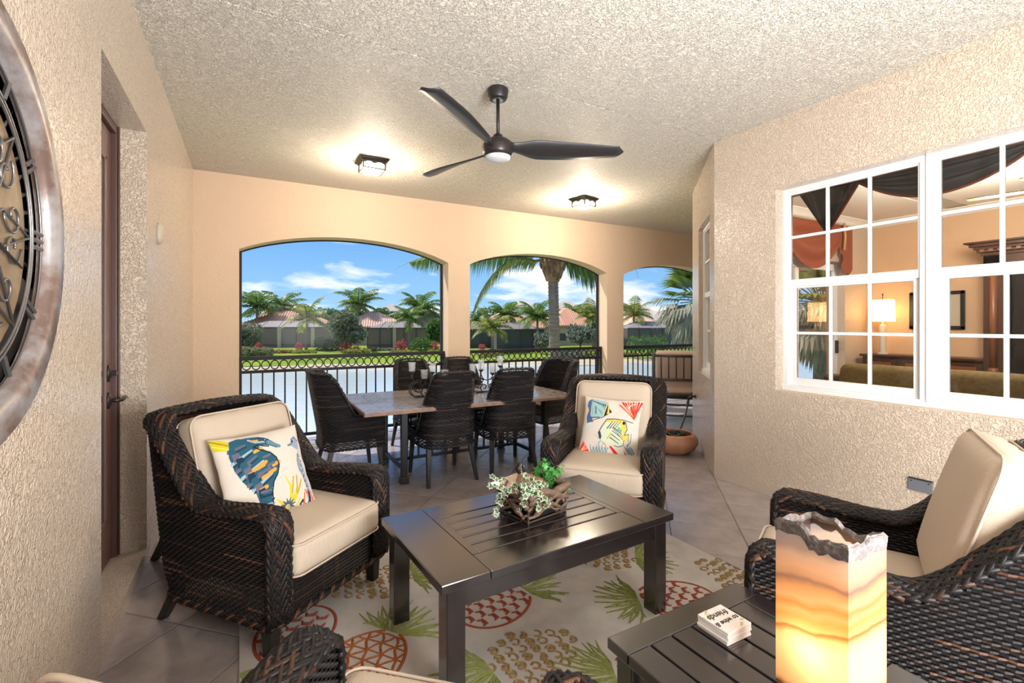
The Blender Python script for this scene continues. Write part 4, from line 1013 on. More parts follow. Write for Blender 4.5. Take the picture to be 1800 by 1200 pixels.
m.build('scrollwork', ironm, t, smooth=True, fix=False)
m = MB(); m.lathe([(0, .024), (.012, .024), (.014, .01)], n=14, M=RX)
for a, l in ((PI*.62, .2), (-PI*.1, .28)): m.tube([(0, -.022, 0), (l*math.cos(a), -.022, l*math.sin(a))], [.007, .003], 5)
m.build('hands', MT['black'], t, fix=False)

# small wall plates
t = thing('wall_speaker_cover', 'small oval beige cover on the left wall past the door', 'cover', (-.53, 3.87, 2.0), PI/2)
m = MB(); m.lathe([(0, .028), (.03, .027), (.042, .02), (.046, .008), (.046, 0)], n=24, M=RX @ Matrix.Diagonal((.9, 1.55, 1, 1))); m.build('cover_plate', M('cover_beige', (.50,.42,.33), .45), t, smooth=True)
t = thing('outlet_cover', 'flat grey weatherproof outlet cover low on the right wall behind the cushion', 'outlet', (RW, 1.38, .382), -PI/2)
m = MB(); m.box((-.062, -.016, -.038), (.062, 0, .038)); m.build('cover_plate', M('grey_metal', (.15,.16,.18), .45), t, bevel=.003)
m = MB(); m.box((-.060, -.022, .036), (.062, -.0, .042)); m.build('hinge', MT['black'], t)
m = MB()
for sx in (-1, 1): m.lathe([(0, .020), (.004, .019), (.004, .014)], (sx*.045, 0, 0), 8, RX @ Matrix.Translation((0, .022, 0)))
m.build('screws', MT['black'], t)

# tap, hose and pot by the slanted wall
sp = Vector((4.665, 3.905)); nout = Vector((-dk.y, dk.x))
t = thing('tap', 'dark outdoor tap on the slanted wall above the clay pot', 'tap', (sp.x, sp.y, .54), math.atan2(nout.y, nout.x)+PI/2)
m = MB(); m.tube([(0, .005, 0), (0, -.05, 0), (0, -.075, -.012), (0, -.085, -.045)], [.013,.012,.013,.014], 10); m.lathe([(.028, 0), (.026, .008), (.012, .01)], n=14, M=RX); m.build('spout', MT['bronze'], t, smooth=True, fix=False)
m = MB(); m.tube([(0, -.045, .01), (0, -.045, .04)], .006, 8); m.tube([(-.035, -.045, .04), (.035, -.045, .04)], .008, 8); m.build('tap_handle', MT['bronze'], t, smooth=True)
hp = sp+nout*.085; pc = Vector((4.075, 3.705))
t = tag(MB().build('x', MT['hose']) if 0 else thing('garden_hose', 'dark garden hose hanging from the tap and coiled in the clay pot', 'hose', (pc.x, pc.y, 0)))
m = MB(); ex = pc+Vector((.14, .09)); pts = []
for k in range(13): u = k/12; p = Vector((hp.x, hp.y)).lerp(ex, u); pts.append((p.x-pc.x+.03*math.sin(u*PI), p.y-pc.y, .49-(.49-.12)*u))
m.tube(pts, .0105, 8); m.tube([(pts[0][0], pts[0][1], .495), pts[1]], .016, 8); m.build('hose_drop', MT['hose'], t, smooth=True, fix=False)
for z, r, dx in ((.075, .15, 0), (.10, .135, .01), (.125, .145, -.01), (.15, .12, .0), (.178, .10, .01), (.200, .09, .03)):
    m = MB(); m.tube([(dx+r*math.cos(2*PI*k/30), r*math.sin(2*PI*k/30), z+.010*math.sin(3*2*PI*k/30)) for k in range(30)], .0115, 7, closed=True); m.build('hose_coil', MT['hose'], t, smooth=True, fix=False)
t = thing('clay_pot', 'wide round terracotta pot with the hose inside, at the foot of the slanted wall', 'pot', (pc.x, pc.y, 0))
m = MB(); m.lathe([(.0, .012), (.10, .0), (.15, .004), (.215, .05), (.252, .11), (.250, .155), (.222, .20), (.196, .218), (.185, .214), (.187, .205), (.212, .17), (.232, .125), (.205, .07), (.14, .03), (0, .026)], n=40); m.build('bowl', MT['terra'], t, smooth=True)

# patio chair on the side balcony
t = thing('patio_chair', 'brown metal patio chair with tan cushion on the side balcony, seen from behind', 'chair', (5.46, 4.92, 0), facing(.74, .67))
bm_ = M('brown_metal', (.045,.035,.032), .45); tan = M('tan_cushion', (.52,.40,.32), .9, spec=.1, bump=[('noise', 500, .2, .001)])
m = MB()
for sx in (-1, 1): m.tube([(sx*.30, .22, .40), (sx*.30, .27, .62), (sx*.30, .35, .99)], .021, 8); m.tube([(sx*.30, .24, .56), (sx*.31, -.1, .62), (sx*.31, -.24, .60), (sx*.30, -.24, .40)], .018, 8)
for z, y in ((.96, .342), (.62, .272)): m.tube([(-.30, y, z), (.30, y, z)], .019, 8)
m.tube([(-.3, .22, .40), (.3, .22, .40), (.3, -.24, .40), (-.3, -.24, .40)], .018, 8, closed=True); m.build('chair_frame', bm_, t, smooth=True, fix=False)
for k in range(5): m = MB(); x = -.2+.1*k; m.tube([(x, .275, .62), (x, .344, .96)], .010, 6); m.build('back_slat', bm_, t, smooth=True)
add_mesh('back_cushion', cushion(.56, .58, .10, .04, .02), tan, t, (0, .19, .74), (math.radians(79), 0, 0)); add_mesh('seat_cushion', cushion(.56, .52, .11, .04, .015), tan, t, (0, -.02, .475))
m = MB()
for sx in (-1, 1): m.tube([(sx*.27, .36, .012), (sx*.28, .30, .03), (sx*.27, .20, .20), (sx*.25, .06, .33)], .018, 8); m.tube([(sx*.27, -.32, .012), (sx*.28, -.26, .03), (sx*.27, -.14, .20), (sx*.25, .0, .33)], .018, 8)
m.tube([(-.28, .25, .11), (.28, .25, .11)], .014, 8); m.tube([(-.28, .16, .25), (.28, .16, .25)], .014, 8); m.cbox((0, .02, .35), (.5, .16, .05)); m.build('rocker_base', bm_, t, smooth=False, fix=False)
t = thing('covered_grill', 'white draped cover on the side balcony seen through the living room door', 'cover', (7.25, 5.0, 0))
m = MB(); m.grid(lambda u, v: ((.42-.10*v*v-(.3*max(0, v-.75)*1.3 if v > .75 else 0))*math.cos(2*PI*u)*(1+.03*math.sin(2*PI*u*9)*(1-v)), (.34-.08*v*v-(.25*max(0, v-.75)*1.3 if v > .75 else 0))*math.sin(2*PI*u)*(1+.03*math.cos(2*PI*u*8)*(1-v)), 1.10*math.sin(min(1, v*1.05)*PI/2)), 48, 14, cu=True)
m.face(*range(48*14, 48*15)); m.build('drape', M('white_cover', (.78,.78,.78), .7), t, smooth=True)

# ------------------------------------------------------------------ the living room behind the glass
olive = M('olive_fabric', (.20,.145,.062), .85, spec=.15, noise=(30, (.14,.10,.04), .4, .7)); brown = M('brown_leather', (.085,.038,.022), .5)
t = thing('sofa', 'olive sofa with its back to the twin window inside the living room', 'sofa', (5.62, 1.35, -.02), -PI/2)     # faces +x
m = MB(); m.box((-1.75, -.45, .08), (1.75, .40, .42)); m.build('base', brown, t, bevel=.03)
m = MB(); m.box((-1.75, .22, .40), (1.75, .46, .84)); m.build('back_frame', brown, t, bevel=.04, seg=3)
for sx in (-1, 1): m = MB(); m.box((sx*1.66-.12, -.45, .40), (sx*1.66+.12, .25, .66)); m.build('arm', brown, t, bevel=.05, seg=3)
for k in range(4): add_mesh('back_cushion', cushion(.80, .50, .22, .09, .04), olive, t, (-1.14+.76*k if k else -1.14, .20, .735), (math.radians(80), 0, 0)); add_mesh('seat_cushion', cushion(.76, .66, .17, .05, .02), olive, t, (-1.14+.76*k, -.12, .50))
for sx in (-1, 1):
    for sy in (-.38, .33): m = MB(); m.cbox((sx*1.6, sy, .04), (.07, .07, .08)); m.build('leg', MT['darkwood'], t)
# sideboard
t = thing('sideboard', 'carved dark sideboard with copper drawer fronts under the lit table lamp', 'sideboard', (8.56, 3.13, -.02), -PI/2)
w_ = .71
m = MB(); m.box((-w_, -.20, .12), (w_, .22, .93)); m.build('body', MT['darkwood'], t, bevel=.006)
m = MB(); m.box((-w_-.03, -.235, .93), (w_+.03, .23, .965)); m.build('top', MT['darkwood'], t, bevel=.008)
for k in range(3):
    x = -.47+.47*k; m = MB(); m.box((x-.21, -.222, .71), (x+.21, -.198, .90)); d = m.build('drawer', MT['darkwood'], t, bevel=.004)
    m = MB(); m.box((x-.15, -.232, .755), (x+.15, -.220, .855)); m.build('drawer_panel', MT['copper'], d, bevel=.006)
    m = MB(); m.lathe([(0, .022), (.014, .018), (.016, .01), (.006, 0)], (0, 0, 0), 10, Matrix.Translation((x, -.230, .805)) @ RX); m.build('knob', MT['bronze'], d, smooth=True)
    m = MB(); m.box((x-.205, -.215, .16), (x+.205, -.195, .69)); d = m.build('cabinet_door', MT['backing'], t)
    m = MB(); m.tube([(x-.17*math.cos(a), -.220, .42+.22*math.sin(a)) for a in [PI*q/14 for q in range(15)]], .012, 6); m.build('arch_trim', M('pale_trim', (.35,.28,.22), .4) if k == 0 else bpy.data.materials['pale_trim'], d, smooth=True)
for sx in (-1, 1):
    for y in (-.16, .18): m = MB(); m.lathe([(.03, 0), (.045, .05), (.03, .12)], (sx*(w_-.06), y, 0), 12); m.build('foot', MT['darkwood'], t)
t = thing('table_lamp', 'lit table lamp with cream drum shade on the sideboard', 'lamp', (8.50, 3.63, .946))
m = MB(); m.lathe([(.07, 0), (.07, .02), (.045, .025), (.042, .03), (.042, .44), (.02, .45), (.008, .47), (.008, .52)], n=20); m.build('lamp_base', M('pale_stone', (.62,.55,.46), .5), t, smooth=False)
m = MB(); m.lathe([(.155, .50), (.145, .83)], n=32); sh_ = m.build('lamp_shade', M('cream_shade', (.80,.70,.52), .8, trans=.55, emit=((1, .78, .45), .55)), t, smooth=True, fix=False); sh_.data.polygons.foreach_set('use_smooth', [True]*len(sh_.data.polygons))
m = MB(); m.tube([(0, 0, .80), (0, 0, .90)], .006, 6); m.tube([(-.14, 0, .82), (.14, 0, .82)], .003, 5); m.lathe([(0, .93), (.012, .915), (.008, .90)], n=10); m.build('finial', MT['bronze'], t, fix=False)
light('lamp_bulb', 'POINT', (0, 0, .66), 16, (1, .68, .36), .05, parent=t)
# framed picture: plain abstract print
t = thing('picture_frame', 'black framed picture with pale mat on the peach living room wall', 'picture', (8.7985, 3.08, 1.605), -PI/2)
m = MB(); 
for a, b in (((-.32,-.03,-.275),(.32,0,-.225)), ((-.32,-.03,.225),(.32,0,.275)), ((-.32,-.03,-.275),(-.27,0,.275)), ((.27,-.03,-.275),(.32,0,.275))): m.box(a, b)
m.build('frame', MT['black'], t, bevel=.006)
m = MB(); m.box((-.275, -.014, -.23), (.275, -.008, .23)); m.build('mat_board', M('mat_board', (.45,.40,.33), .8), t)
m = MB(); m.box((-.165, -.0165, -.145), (.165, -.014, .145)); m.build('inner_mat', M('inner_mat', (.75,.70,.68), .8), t)
m = MB(); m.box((-.135, -.018, -.118), (.135, -.016, .118)); m.build('print', M('print_ink', (.16,.09,.11), .6, noise=(9, (.03,.03,.05), .45, .6)), t)
# tall carved cabinet
t = thing('tall_cabinet', 'tall dark carved cabinet with stepped cornice right of the picture', 'cabinet', (8.48, 1.62, -.02), -PI/2)   # front faces -x
m = MB(); m.box((-.80, -.22, .08), (-.60, .30, 2.30)); m.box((.60, -.22, .08), (.80, .30, 2.30)); m.box((-.80, .22, .08), (.80, .30, 2.30)); m.box((-.8, -.26, .08), (.8, .30, .80)); m.box((-.80, -.22, 2.16), (.80, .30, 2.32)); m.build('body', MT['darkwood'], t, bevel=.006)
m = MB()
for k, (o_, z0, z1) in enumerate(((.0, 2.30, 2.34), (.03, 2.34, 2.375), (.055, 2.375, 2.41), (.09, 2.41, 2.45), (.13, 2.45, 2.475))): m.box((-.82-o_, -.24-o_, z0), (.82+o_, .30, z1))
m.build('cornice', MT['darkwood'], t, bevel=.006)
for k in range(20): m = MB(); m.cbox((-.79+.083*k, -.285, 2.36), (.04, .03, .03)); m.build('dentil', MT['copper'], t)
for sx in (-1, 1): m = MB(); m.tube([(sx*.70, -.235, .85), (sx*.70, -.235, 2.12)], .035, 10); m.lathe([(.05, .80), (.06, .83), (.04, .87)], (sx*.70, -.235, 0), 12); m.lathe([(.04, 2.08), (.065, 2.13), (.06, 2.16)], (sx*.70, -.235, 0), 12); m.build('column', MT['copper'], t, smooth=True)
m = MB(); m.box((-.58, -.05, .80), (.58, .0, 2.16)); m.build('screen', M('screen_black', (.008,.008,.009), .12), t)
# ceiling fan of the room
t = thing('ceiling_fan', 'wooden-bladed ceiling fan inside the living room, only thin blades showing', 'fan', (6.6, 1.35, CEIL-.012))
m = MB(); m.lathe([(.07, 0), (.06, -.06), (.013, -.07), (.013, -.30), (.09, -.32), (.11, -.38), (.07, -.44), (0, -.45)], n=20); m.build('motor', MT['bronze'], t, smooth=True)
m = MB(); m.box((.10, -.065, -.372), (.68, .065, -.364)); b0 = m.build('blade', M('fan_wood', (.14,.06,.03), .4), t, bevel=.003)
for k in range(5): o = b0 if k == 0 else inst(b0, 'blade', t); o.rotation_euler.z = .5+2*PI*k/5
# grey swag curtain inside the twin window
gcl = M('grey_cloth', (.085,.078,.078), .85, spec=.15, trans=.2); redc = M('russet_cloth', (.30,.085,.045), .85, spec=.15, trans=.15); rod = MT['darkwood']
def swag(name, label, cat, o, du, spec, mats, parent=None):
    pass
t = thing('swag_curtain', 'grey swag curtain with russet edge across the top of the twin window, inside', 'curtain', (4.05, 2.36, 0), -PI/2)    # local x runs to decreasing world y
m = MB(); m.tube([(-.05, .0, 2.50), (2.05, .0, 2.50)], .018, 8); m.build('curtain_rod', MT['copper'], t, smooth=True)
def sw(x0, x1, zt, zb, folds=5, ex=.0):
    def f(u, v):
        x = x0+(x1-x0)*u; sag = 4*u*(1-u); zlo = zt-.02-(zt-zb)*sag; z = zt-(zt-zlo)*v; return (x, .012+.028*math.sin(v*folds*PI)*(.3+sag)+.01*math.sin(u*9), z)
    return f
for nm, fn in (('swag', sw(.47, 1.42, 2.495, 2.30)), ('swag', sw(1.42, 2.1, 2.495, 2.33))):
    m = MB(); m.grid(fn, 36, 22); o = m.build(nm, gcl, t, smooth=True, fix=False)
    m = MB(); m.tube([Vector(fn(k/36, 1)) for k in range(37)], .009, 6); m.build('russet_edge', redc, o, smooth=True, fix=False)
def jab(u, v):
    x = .02+.46*u; tip = .24; wv = 1-v; xx = tip+(x-tip)*(wv*.92+.08); zlow = 2.10+.10*abs(u-.5); return (xx, .012+.03*math.sin(u*6*PI)*(1-.4*v), 2.495-(2.495-zlow)*v)
m = MB(); m.grid(jab, 40, 16); o = m.build('jabot', gcl, t, smooth=True, fix=False)
m = MB(); m.tube([Vector(jab(1, k/16)) for k in range(17)], .009, 6); m.build('russet_edge', redc, o, smooth=True, fix=False)
# russet valance over the glass door
t = thing('valance', 'russet swag valance with gold tie above the glass balcony door', 'curtain', (6.0, 3.93, 0))
fn = lambda u, v: (0.4+1.43*u, -.02-.05*math.sin(v*4*PI)*(4*u*(1-u))-.02, 2.90-(.05+.24+.40*4*u*(1-u))*v)
m = MB(); m.grid(fn, 30, 18); m.build('swag', redc, t, smooth=True, fix=False)
fn2 = lambda u, v: (1.83+.33*u, -.03-.03*math.sin(u*5*PI), 2.90-(.34+.52*(1-abs(2*u-1.25)*.7))*v)
m = MB(); m.grid(fn2, 24, 14); m.build('tail', redc, t, smooth=True, fix=False)
m = MB(); m.tube([(1.83, -.09, 2.92), (1.84, -.10, 2.72), (1.83, -.09, 2.52)], .018, 6); m.build('gold_tie', M('gold_cord', (.45,.28,.10), .5), t, smooth=True)
light('room_fill', 'POINT', (6.6, 1.8, 2.5), 170, (1, .88, .72), .25)  # added point light with no fixture, brightens the living room
# ------------------------------------------------------------------ outside: lake, far bank, houses, trees
S_, C_ = .4835, .8754
def loc(px, d): l = (px-900)/835*d; return (d*S_+l*C_, d*C_-l*S_)      # bearing and distance from the porch -> plan position
WZ = -3.4
water = M('lake_water', (.50,.56,.58), .16, spec=.5, bump=[('noise', 2.2, .22, .05), ('noise', .6, .25, .10)])
m = MB(); m.add([(-160,14.5,WZ),(220,9,WZ),(220,140,WZ),(-160,140,WZ)], [(0,1,2,3)]); tag(m.build('lake', water, fix=False), 'pale grey lake between the porch and the far lawn', 'lake', kind='structure')
lawn = M('lawn', (.23,.30,.035), .9, spec=.1, noise=(.35, (.13,.20,.025), .42, .62), bump=[('noise', 6, .5, .1)])
sand = M('bank_sand', (.46,.38,.26), .9, spec=.1)
# far bank, slightly oblique, in a frame with x along the shore
sh0 = Vector((-.4, 56.1)); su = Vector((34, -9.3)).normalized(); sn = Vector((-su.y, su.x))
def bank(a, b, z): p = sh0+su*a+sn*b; return (p.x, p.y, z)
m = MB(); m.grid(lambda u, v: bank(-130+290*u, (-.6, .6, 2.2)[int(round(v*2))]+.5*math.sin(u*60), (-3.7, -3.25, -3.0)[int(round(v*2))]), 60, 2); tag(m.build('bank', sand, fix=False), 'sandy edge of the far bank at the waterline', 'bank', kind='structure')
prof = [(1.9, -3.06), (4, -2.75), (8, -2.5), (16, -2.4), (90, -2.2)]
m = MB(); m.grid(lambda u, v: bank(-130+290*u, prof[int(round(v*4))][0], prof[int(round(v*4))][1]), 60, 4); tag(m.build('lawn', lawn, fix=False), 'bright green lawn on the far bank', 'lawn', kind='structure')
m = MB(); m.add([(-30,6.6,-3.1),(60,6.6,-3.1),(60,10.0,-3.1),(12,15.0,-3.1),(-2,16.5,-3.3),(-30,15,-3.4)], [(0,1,2,3,4,5)]); tag(m.build('lawn_near', lawn, fix=False), 'strip of near lawn below the porch', 'lawn', kind='structure')
m = MB(); m.add([(-30,6.42,-3.3),(-30,6.42,-.2),(9.2,6.42,-.2),(9.2,6.42,-3.3)], [(0,1,2,3)]); tag(m.build('wall_below', MT['wall_s'], fix=False), 'building wall below the porch floor', 'wall', kind='structure')

# vegetation
def leafm(name, a, b, tr=.42): return M(name, a, .6, spec=.25, island=[(0, a), (1, b)], trans=tr)
LM = dict(oak=leafm('oak_leaf', (.13,.155,.09), (.26,.285,.17)), green=leafm('green_leaf', (.05,.12,.025), (.14,.26,.05)), yel=leafm('yellow_leaf', (.22,.25,.05), (.46,.42,.10)), dark=leafm('dark_leaf', (.03,.07,.02), (.08,.14,.04)),
          pink=leafm('pink_leaf', (.45,.07,.07), (.65,.18,.16)), rust=leafm('rust_leaf', (.22,.08,.04), (.35,.15,.07)), grass=leafm('tall_grass', (.19,.21,.09), (.36,.36,.17)), grey=leafm('grey_leaf', (.12,.15,.10), (.26,.28,.20)))
bark = M('bark', (.12,.09,.07), .85); barkg = M('palm_bark', (.32,.25,.19), .85, noise=(3, (.21,.16,.12), .4, .65, (1, 1, 10)), bump=[('wave', 2.2, .6, .03, 1.5)])
fr_g = M('frond_green', (.10,.17,.03), .45, spec=.4, island=[(0, (.06,.12,.02)), (.75, (.13,.23,.04)), (1, (.34,.34,.06))], trans=.45)
fr_y = M('frond_yellow', (.3,.3,.06), .5, island=[(0, (.10,.15,.03)), (.5, (.20,.24,.05)), (1, (.46,.38,.07))], trans=.45)
fr_d = M('frond_dry', (.2,.18,.13), .8, island=[(0, (.20,.20,.13)), (1, (.50,.47,.36))], trans=.35)
def leaves(mb, c, rx, ry, rz, n, s, rnd, hollow=.35):
    for _ in range(n):
        while True:
            v = Vector((rnd.uniform(-1, 1), rnd.uniform(-1, 1), rnd.uniform(-1, 1)))
            if hollow < v.length < 1: break
        p = Vector((c[0]+v.x*rx, c[1]+v.y*ry, c[2]+v.z*rz)); a = Vector((rnd.gauss(0, 1), rnd.gauss(0, 1), rnd.gauss(0, .7))).normalized(); b = a.orthogonal().normalized(); b = Matrix.Rotation(rnd.uniform(0, 6.28), 3, a) @ b; w = a.cross(b)
        k = s*rnd.uniform(.6, 1.3); i = len(mb.v); mb.v += [tuple(p-b*k), tuple(p+w*k*.45), tuple(p+b*k), tuple(p-w*k*.45)]; mb.face(i, i+1, i+2, i+3)
def tree(name, label, px, d, zb, h, w, mat, n=1500, s=.28, seed=0, cat='tree', group=None, trunk=.35, flat=.8):
    rnd = random.Random(seed); x, y = loc(px, d); t = thing(name, label, cat, (x, y, zb), 0, group); m = MB(); nb = 9
    for k in range(nb):
        a = rnd.uniform(0, 6.28); q = w*.5*rnd.uniform(.15, .62); zz = h*(trunk+(1-trunk)*rnd.uniform(.28, .78)); r = w*.5*rnd.uniform(.38, .58); leaves(m, (q*math.cos(a), q*math.sin(a), zz), r, r, r*flat, n//nb, s, rnd)
    m.build('crown', mat, t, fix=False); m = MB(); m.tube([(0, 0, 0), (.05, .04, h*.25), (0, 0, h*.6)], [w*.035, w*.028, w*.015], 7)
    for k in range(5): a = k*1.3; m.tube([(.04, .03, h*.28), (w*.16*math.cos(a), w*.16*math.sin(a), h*.5), (w*.28*math.cos(a), w*.28*math.sin(a), h*.68)], [w*.018, w*.012, w*.006], 5)
    m.build('trunk', bark, t, smooth=True, fix=False); return t
def bush(name, label, px, d, zb, w, dep, h, mat, n=500, s=.2, seed=0, cat='shrub', group=None, boxy=False):
    rnd = random.Random(seed); x, y = loc(px, d); t = thing(name, label, cat, (x, y, zb), math.atan2(su.y, su.x), group); m = MB(); k = max(1, int(w/dep*1.4))
    for i in range(k): cx = -w/2+w*(i+.5)/k; leaves(m, (cx, 0, h*.45), w/k*.75, dep/2, h*.55*rnd.uniform(.85, 1.1), n//k, s, rnd, .5)
    m.box((-w*.45, -dep*.3, 0), (w*.45, dep*.3, h*.7)) if boxy else None
    m.build('foliage', mat, t, fix=False); m = MB(); [m.tube([(w*.3*(q-1), 0, 0), (w*.3*(q-1), .02, h*.5)], .03, 5) for q in range(3)]; m.build('stem', bark, t); return t
def frond(mb, base, az, el, L, droop, n=26, lw=.05, ll=.55, hang=.5, rnd=random, wr=.025, path=None):
    pts = []; p = Vector(base); e = el; step = L/14
    for i in range(15): pts.append(p.copy()); p = p+Vector((math.cos(az)*math.cos(e), math.sin(az)*math.cos(e), math.sin(e)))*step; e -= droop/14*(.5+i/9)
    if path:
        pts = []
        for i in range(15):
            q = i/14*(len(path)-1); j = min(len(path)-2, int(q)); u = q-j; P4 = [path[max(0, min(len(path)-1, j+k))] for k in (-1, 0, 1, 2)]
            v = [.5*((2*P4[1][k])+(-P4[0][k]+P4[2][k])*u+(2*P4[0][k]-5*P4[1][k]+4*P4[2][k]-P4[3][k])*u*u+(-P4[0][k]+3*P4[1][k]-3*P4[2][k]+P4[3][k])*u**3) for k in (0, 1)]
            pts.append(Vector(base)+Vector((math.cos(az)*v[0], math.sin(az)*v[0], v[1])))
    mb.tube(pts, [wr*(1-.9*i/14) for i in range(15)], 4, cap=False)
    side = Vector((-math.sin(az), math.cos(az), 0))
    for k in range(n):
        u = .10+.90*k/n; f = u*14; i = min(13, int(f)); q = pts[i].lerp(pts[i+1], f-i); tg = (pts[i+1]-pts[i]).normalized(); prof_ = math.sin(min(1, u*1.05+.10)*PI)**.55
        for sg in (-1, 1):
            l = ll*prof_*rnd.uniform(.85, 1.1); dirn = (side*sg*.85+tg*.55+Vector((0, 0, -hang*.25))).normalized(); m1 = q+dirn*l*.45; tip = m1+(dirn+Vector((0, 0, -hang))).normalized()*l*.55; wv = tg*lw
            b = len(mb.v); mb.v += [tuple(q-wv*.4), tuple(q+wv*.4), tuple(m1+wv*.5), tuple(m1-wv*.5), tuple(tip)]; mb.face(b, b+1, b+2, b+3); mb.face(b+3, b+2, b+4)
def palm_mesh(seed, nf=17, L=2.6, mat=0):
    rnd = random.Random(seed); m = MB()
    for k in range(nf): u = k/nf; frond(m, (0, 0, 0), k*2.4, 1.25-1.5*u+rnd.uniform(-.12, .12), L*rnd.uniform(.85, 1.1), 1.1+.5*rnd.random(), n=13, lw=.16, ll=.85, hang=.55, rnd=rnd, wr=.05)
    return m
PM = [palm_mesh(1).mesh('palm_crown', fr_g), palm_mesh(2, 15).mesh('palm_crown', fr_y), palm_mesh(3, 19).mesh('palm_crown', fr_g)]
def palm(label, px, d, zb, zc, L, var, rz=0, group='palms on the far bank'):
    x, y = loc(px, d); t = thing('palm_tree', label, 'palm', (x, y, zb), rz, group); h = zc-zb
    o = bpy.data.objects.new('crown', PM[var]); C.objects.link(o); o.parent = t; o.location = (.15, .0, h); o.scale = (L/2.6,)*3
    m = MB(); m.tube([(0, 0, 0), (.05, 0, h*.3), (.10, 0, h*.65), (.15, 0, h)], [.24, .17, .15, .17], 8); m.build('trunk', barkg, t, smooth=True, fix=False); return t
LZ = -2.4
def zz(y, d): return 1.40-(y-570)/835*d
# palms (bearing, distance, crown height)
for a in (('palm at the far left of the widest arch, behind the grey-green tree', 452, 84, 540, 3.6, 0), ('palm behind the red roof, left of the leaning yellow-green palm', 495, 92, 541, 3.8, 2), ('leaning yellow-green palm in front of the left screened porch', 538, 70, 561, 3.0, 1),
          ('tall palm head rising behind the big grey-green tree', 628, 92, 535, 3.8, 0), ('slim palm standing right of the second screened porch', 719, 72, 561, 2.6, 0), ('palm crown behind the slim palm near the arch pillar', 740, 95, 543, 4.0, 2),
          ('low yellow-green palm nearest in the middle arch, left of the trunk', 866, 66, 578, 2.7, 1), ('dark palm behind the low yellow one in the middle arch', 892, 80, 556, 3.1, 0), ('feathery palm just left of the big near trunk', 946, 72, 558, 3.0, 2),
          ('pale distant palm right of the big near trunk', 1012, 100, 556, 3.4, 0), ('yellow palm at the right edge of the middle arch', 1043, 76, 556, 2.8, 1), ('palm at the left of the narrow right arch', 1114, 78, 554, 3.0, 1)):
    zb_ = LZ; palm(a[0], a[1], a[2], zb_, zz(a[3], a[2]), a[4]*1.55, a[5], rz=a[1]*.7)
# broad trees
for k, a in enumerate((('grey-green tree at the left edge of the widest arch', 428, 66, 3.9, 5.6, 'oak', 1900), ('big grey-green tree in the centre of the widest arch', 608, 66, 5.9, 6.6, 'oak', 3600), ('dark green tree at the right end of the widest arch', 766, 70, 5.2, 4.2, 'green', 1700),
                       ('bushy tree top behind the roofs left of centre', 570, 100, 8.2, 6.5, 'green', 1300), ('bright tree clump behind the second roof', 672, 104, 8.2, 6.5, 'green', 1300), ('round tree behind the pale roof near the pillar', 700, 100, 7.4, 6.0, 'dark', 1300),
                       ('tall tree clump behind the red roof at the left', 470, 104, 9.0, 7.5, 'dark', 1500), ('tree clump behind the raised red roof', 535, 106, 8.6, 7.0, 'green', 1500), ('tree clump directly behind the big grey-green tree', 625, 104, 9.0, 7.0, 'dark', 1400), ('tree clump behind the pale orange roof by the pillar', 752, 108, 9.3, 8.0, 'green', 1500), ('tree clump behind the orange roof in the middle arch', 880, 104, 8.2, 6.5, 'dark', 1300), ('tree clump left of the white building', 850, 108, 8.6, 7.0, 'green', 1300), ('tree clump right of the near trunk behind the roof', 1030, 104, 8.6, 6.0, 'green', 1200), ('tree clump behind the roofs of the narrow right arch', 1180, 104, 8.0, 7.0, 'dark', 1200),
                       ('tree clump beyond the left end of the far bank', 380, 84, 7.5, 7.0, 'green', 1300), ('broad tree further beyond the left end of the far bank', 300, 80, 7.0, 8.0, 'dark', 1300), ('tree at the far left end of the bank', 190, 82, 7.5, 9.0, 'green', 1300),
                       ('small grey tree beside the big near trunk', 1020, 62, 3.9, 4.4, 'grey', 1500), ('dark tree at the right end of the middle arch', 1046, 66, 5.0, 2.9, 'dark', 1200), ('green tree behind the left end of the middle arch', 834, 86, 6.2, 5.0, 'green', 1200), ('grey-green shrub tree left of the near trunk', 958, 64, 3.2, 3.0, 'grey', 900))):
    tree('tree', a[0], a[1], a[2], LZ, a[3], a[4], LM[a[5]], a[6], .30, 20+k, group='trees on the far bank', trunk=.14)
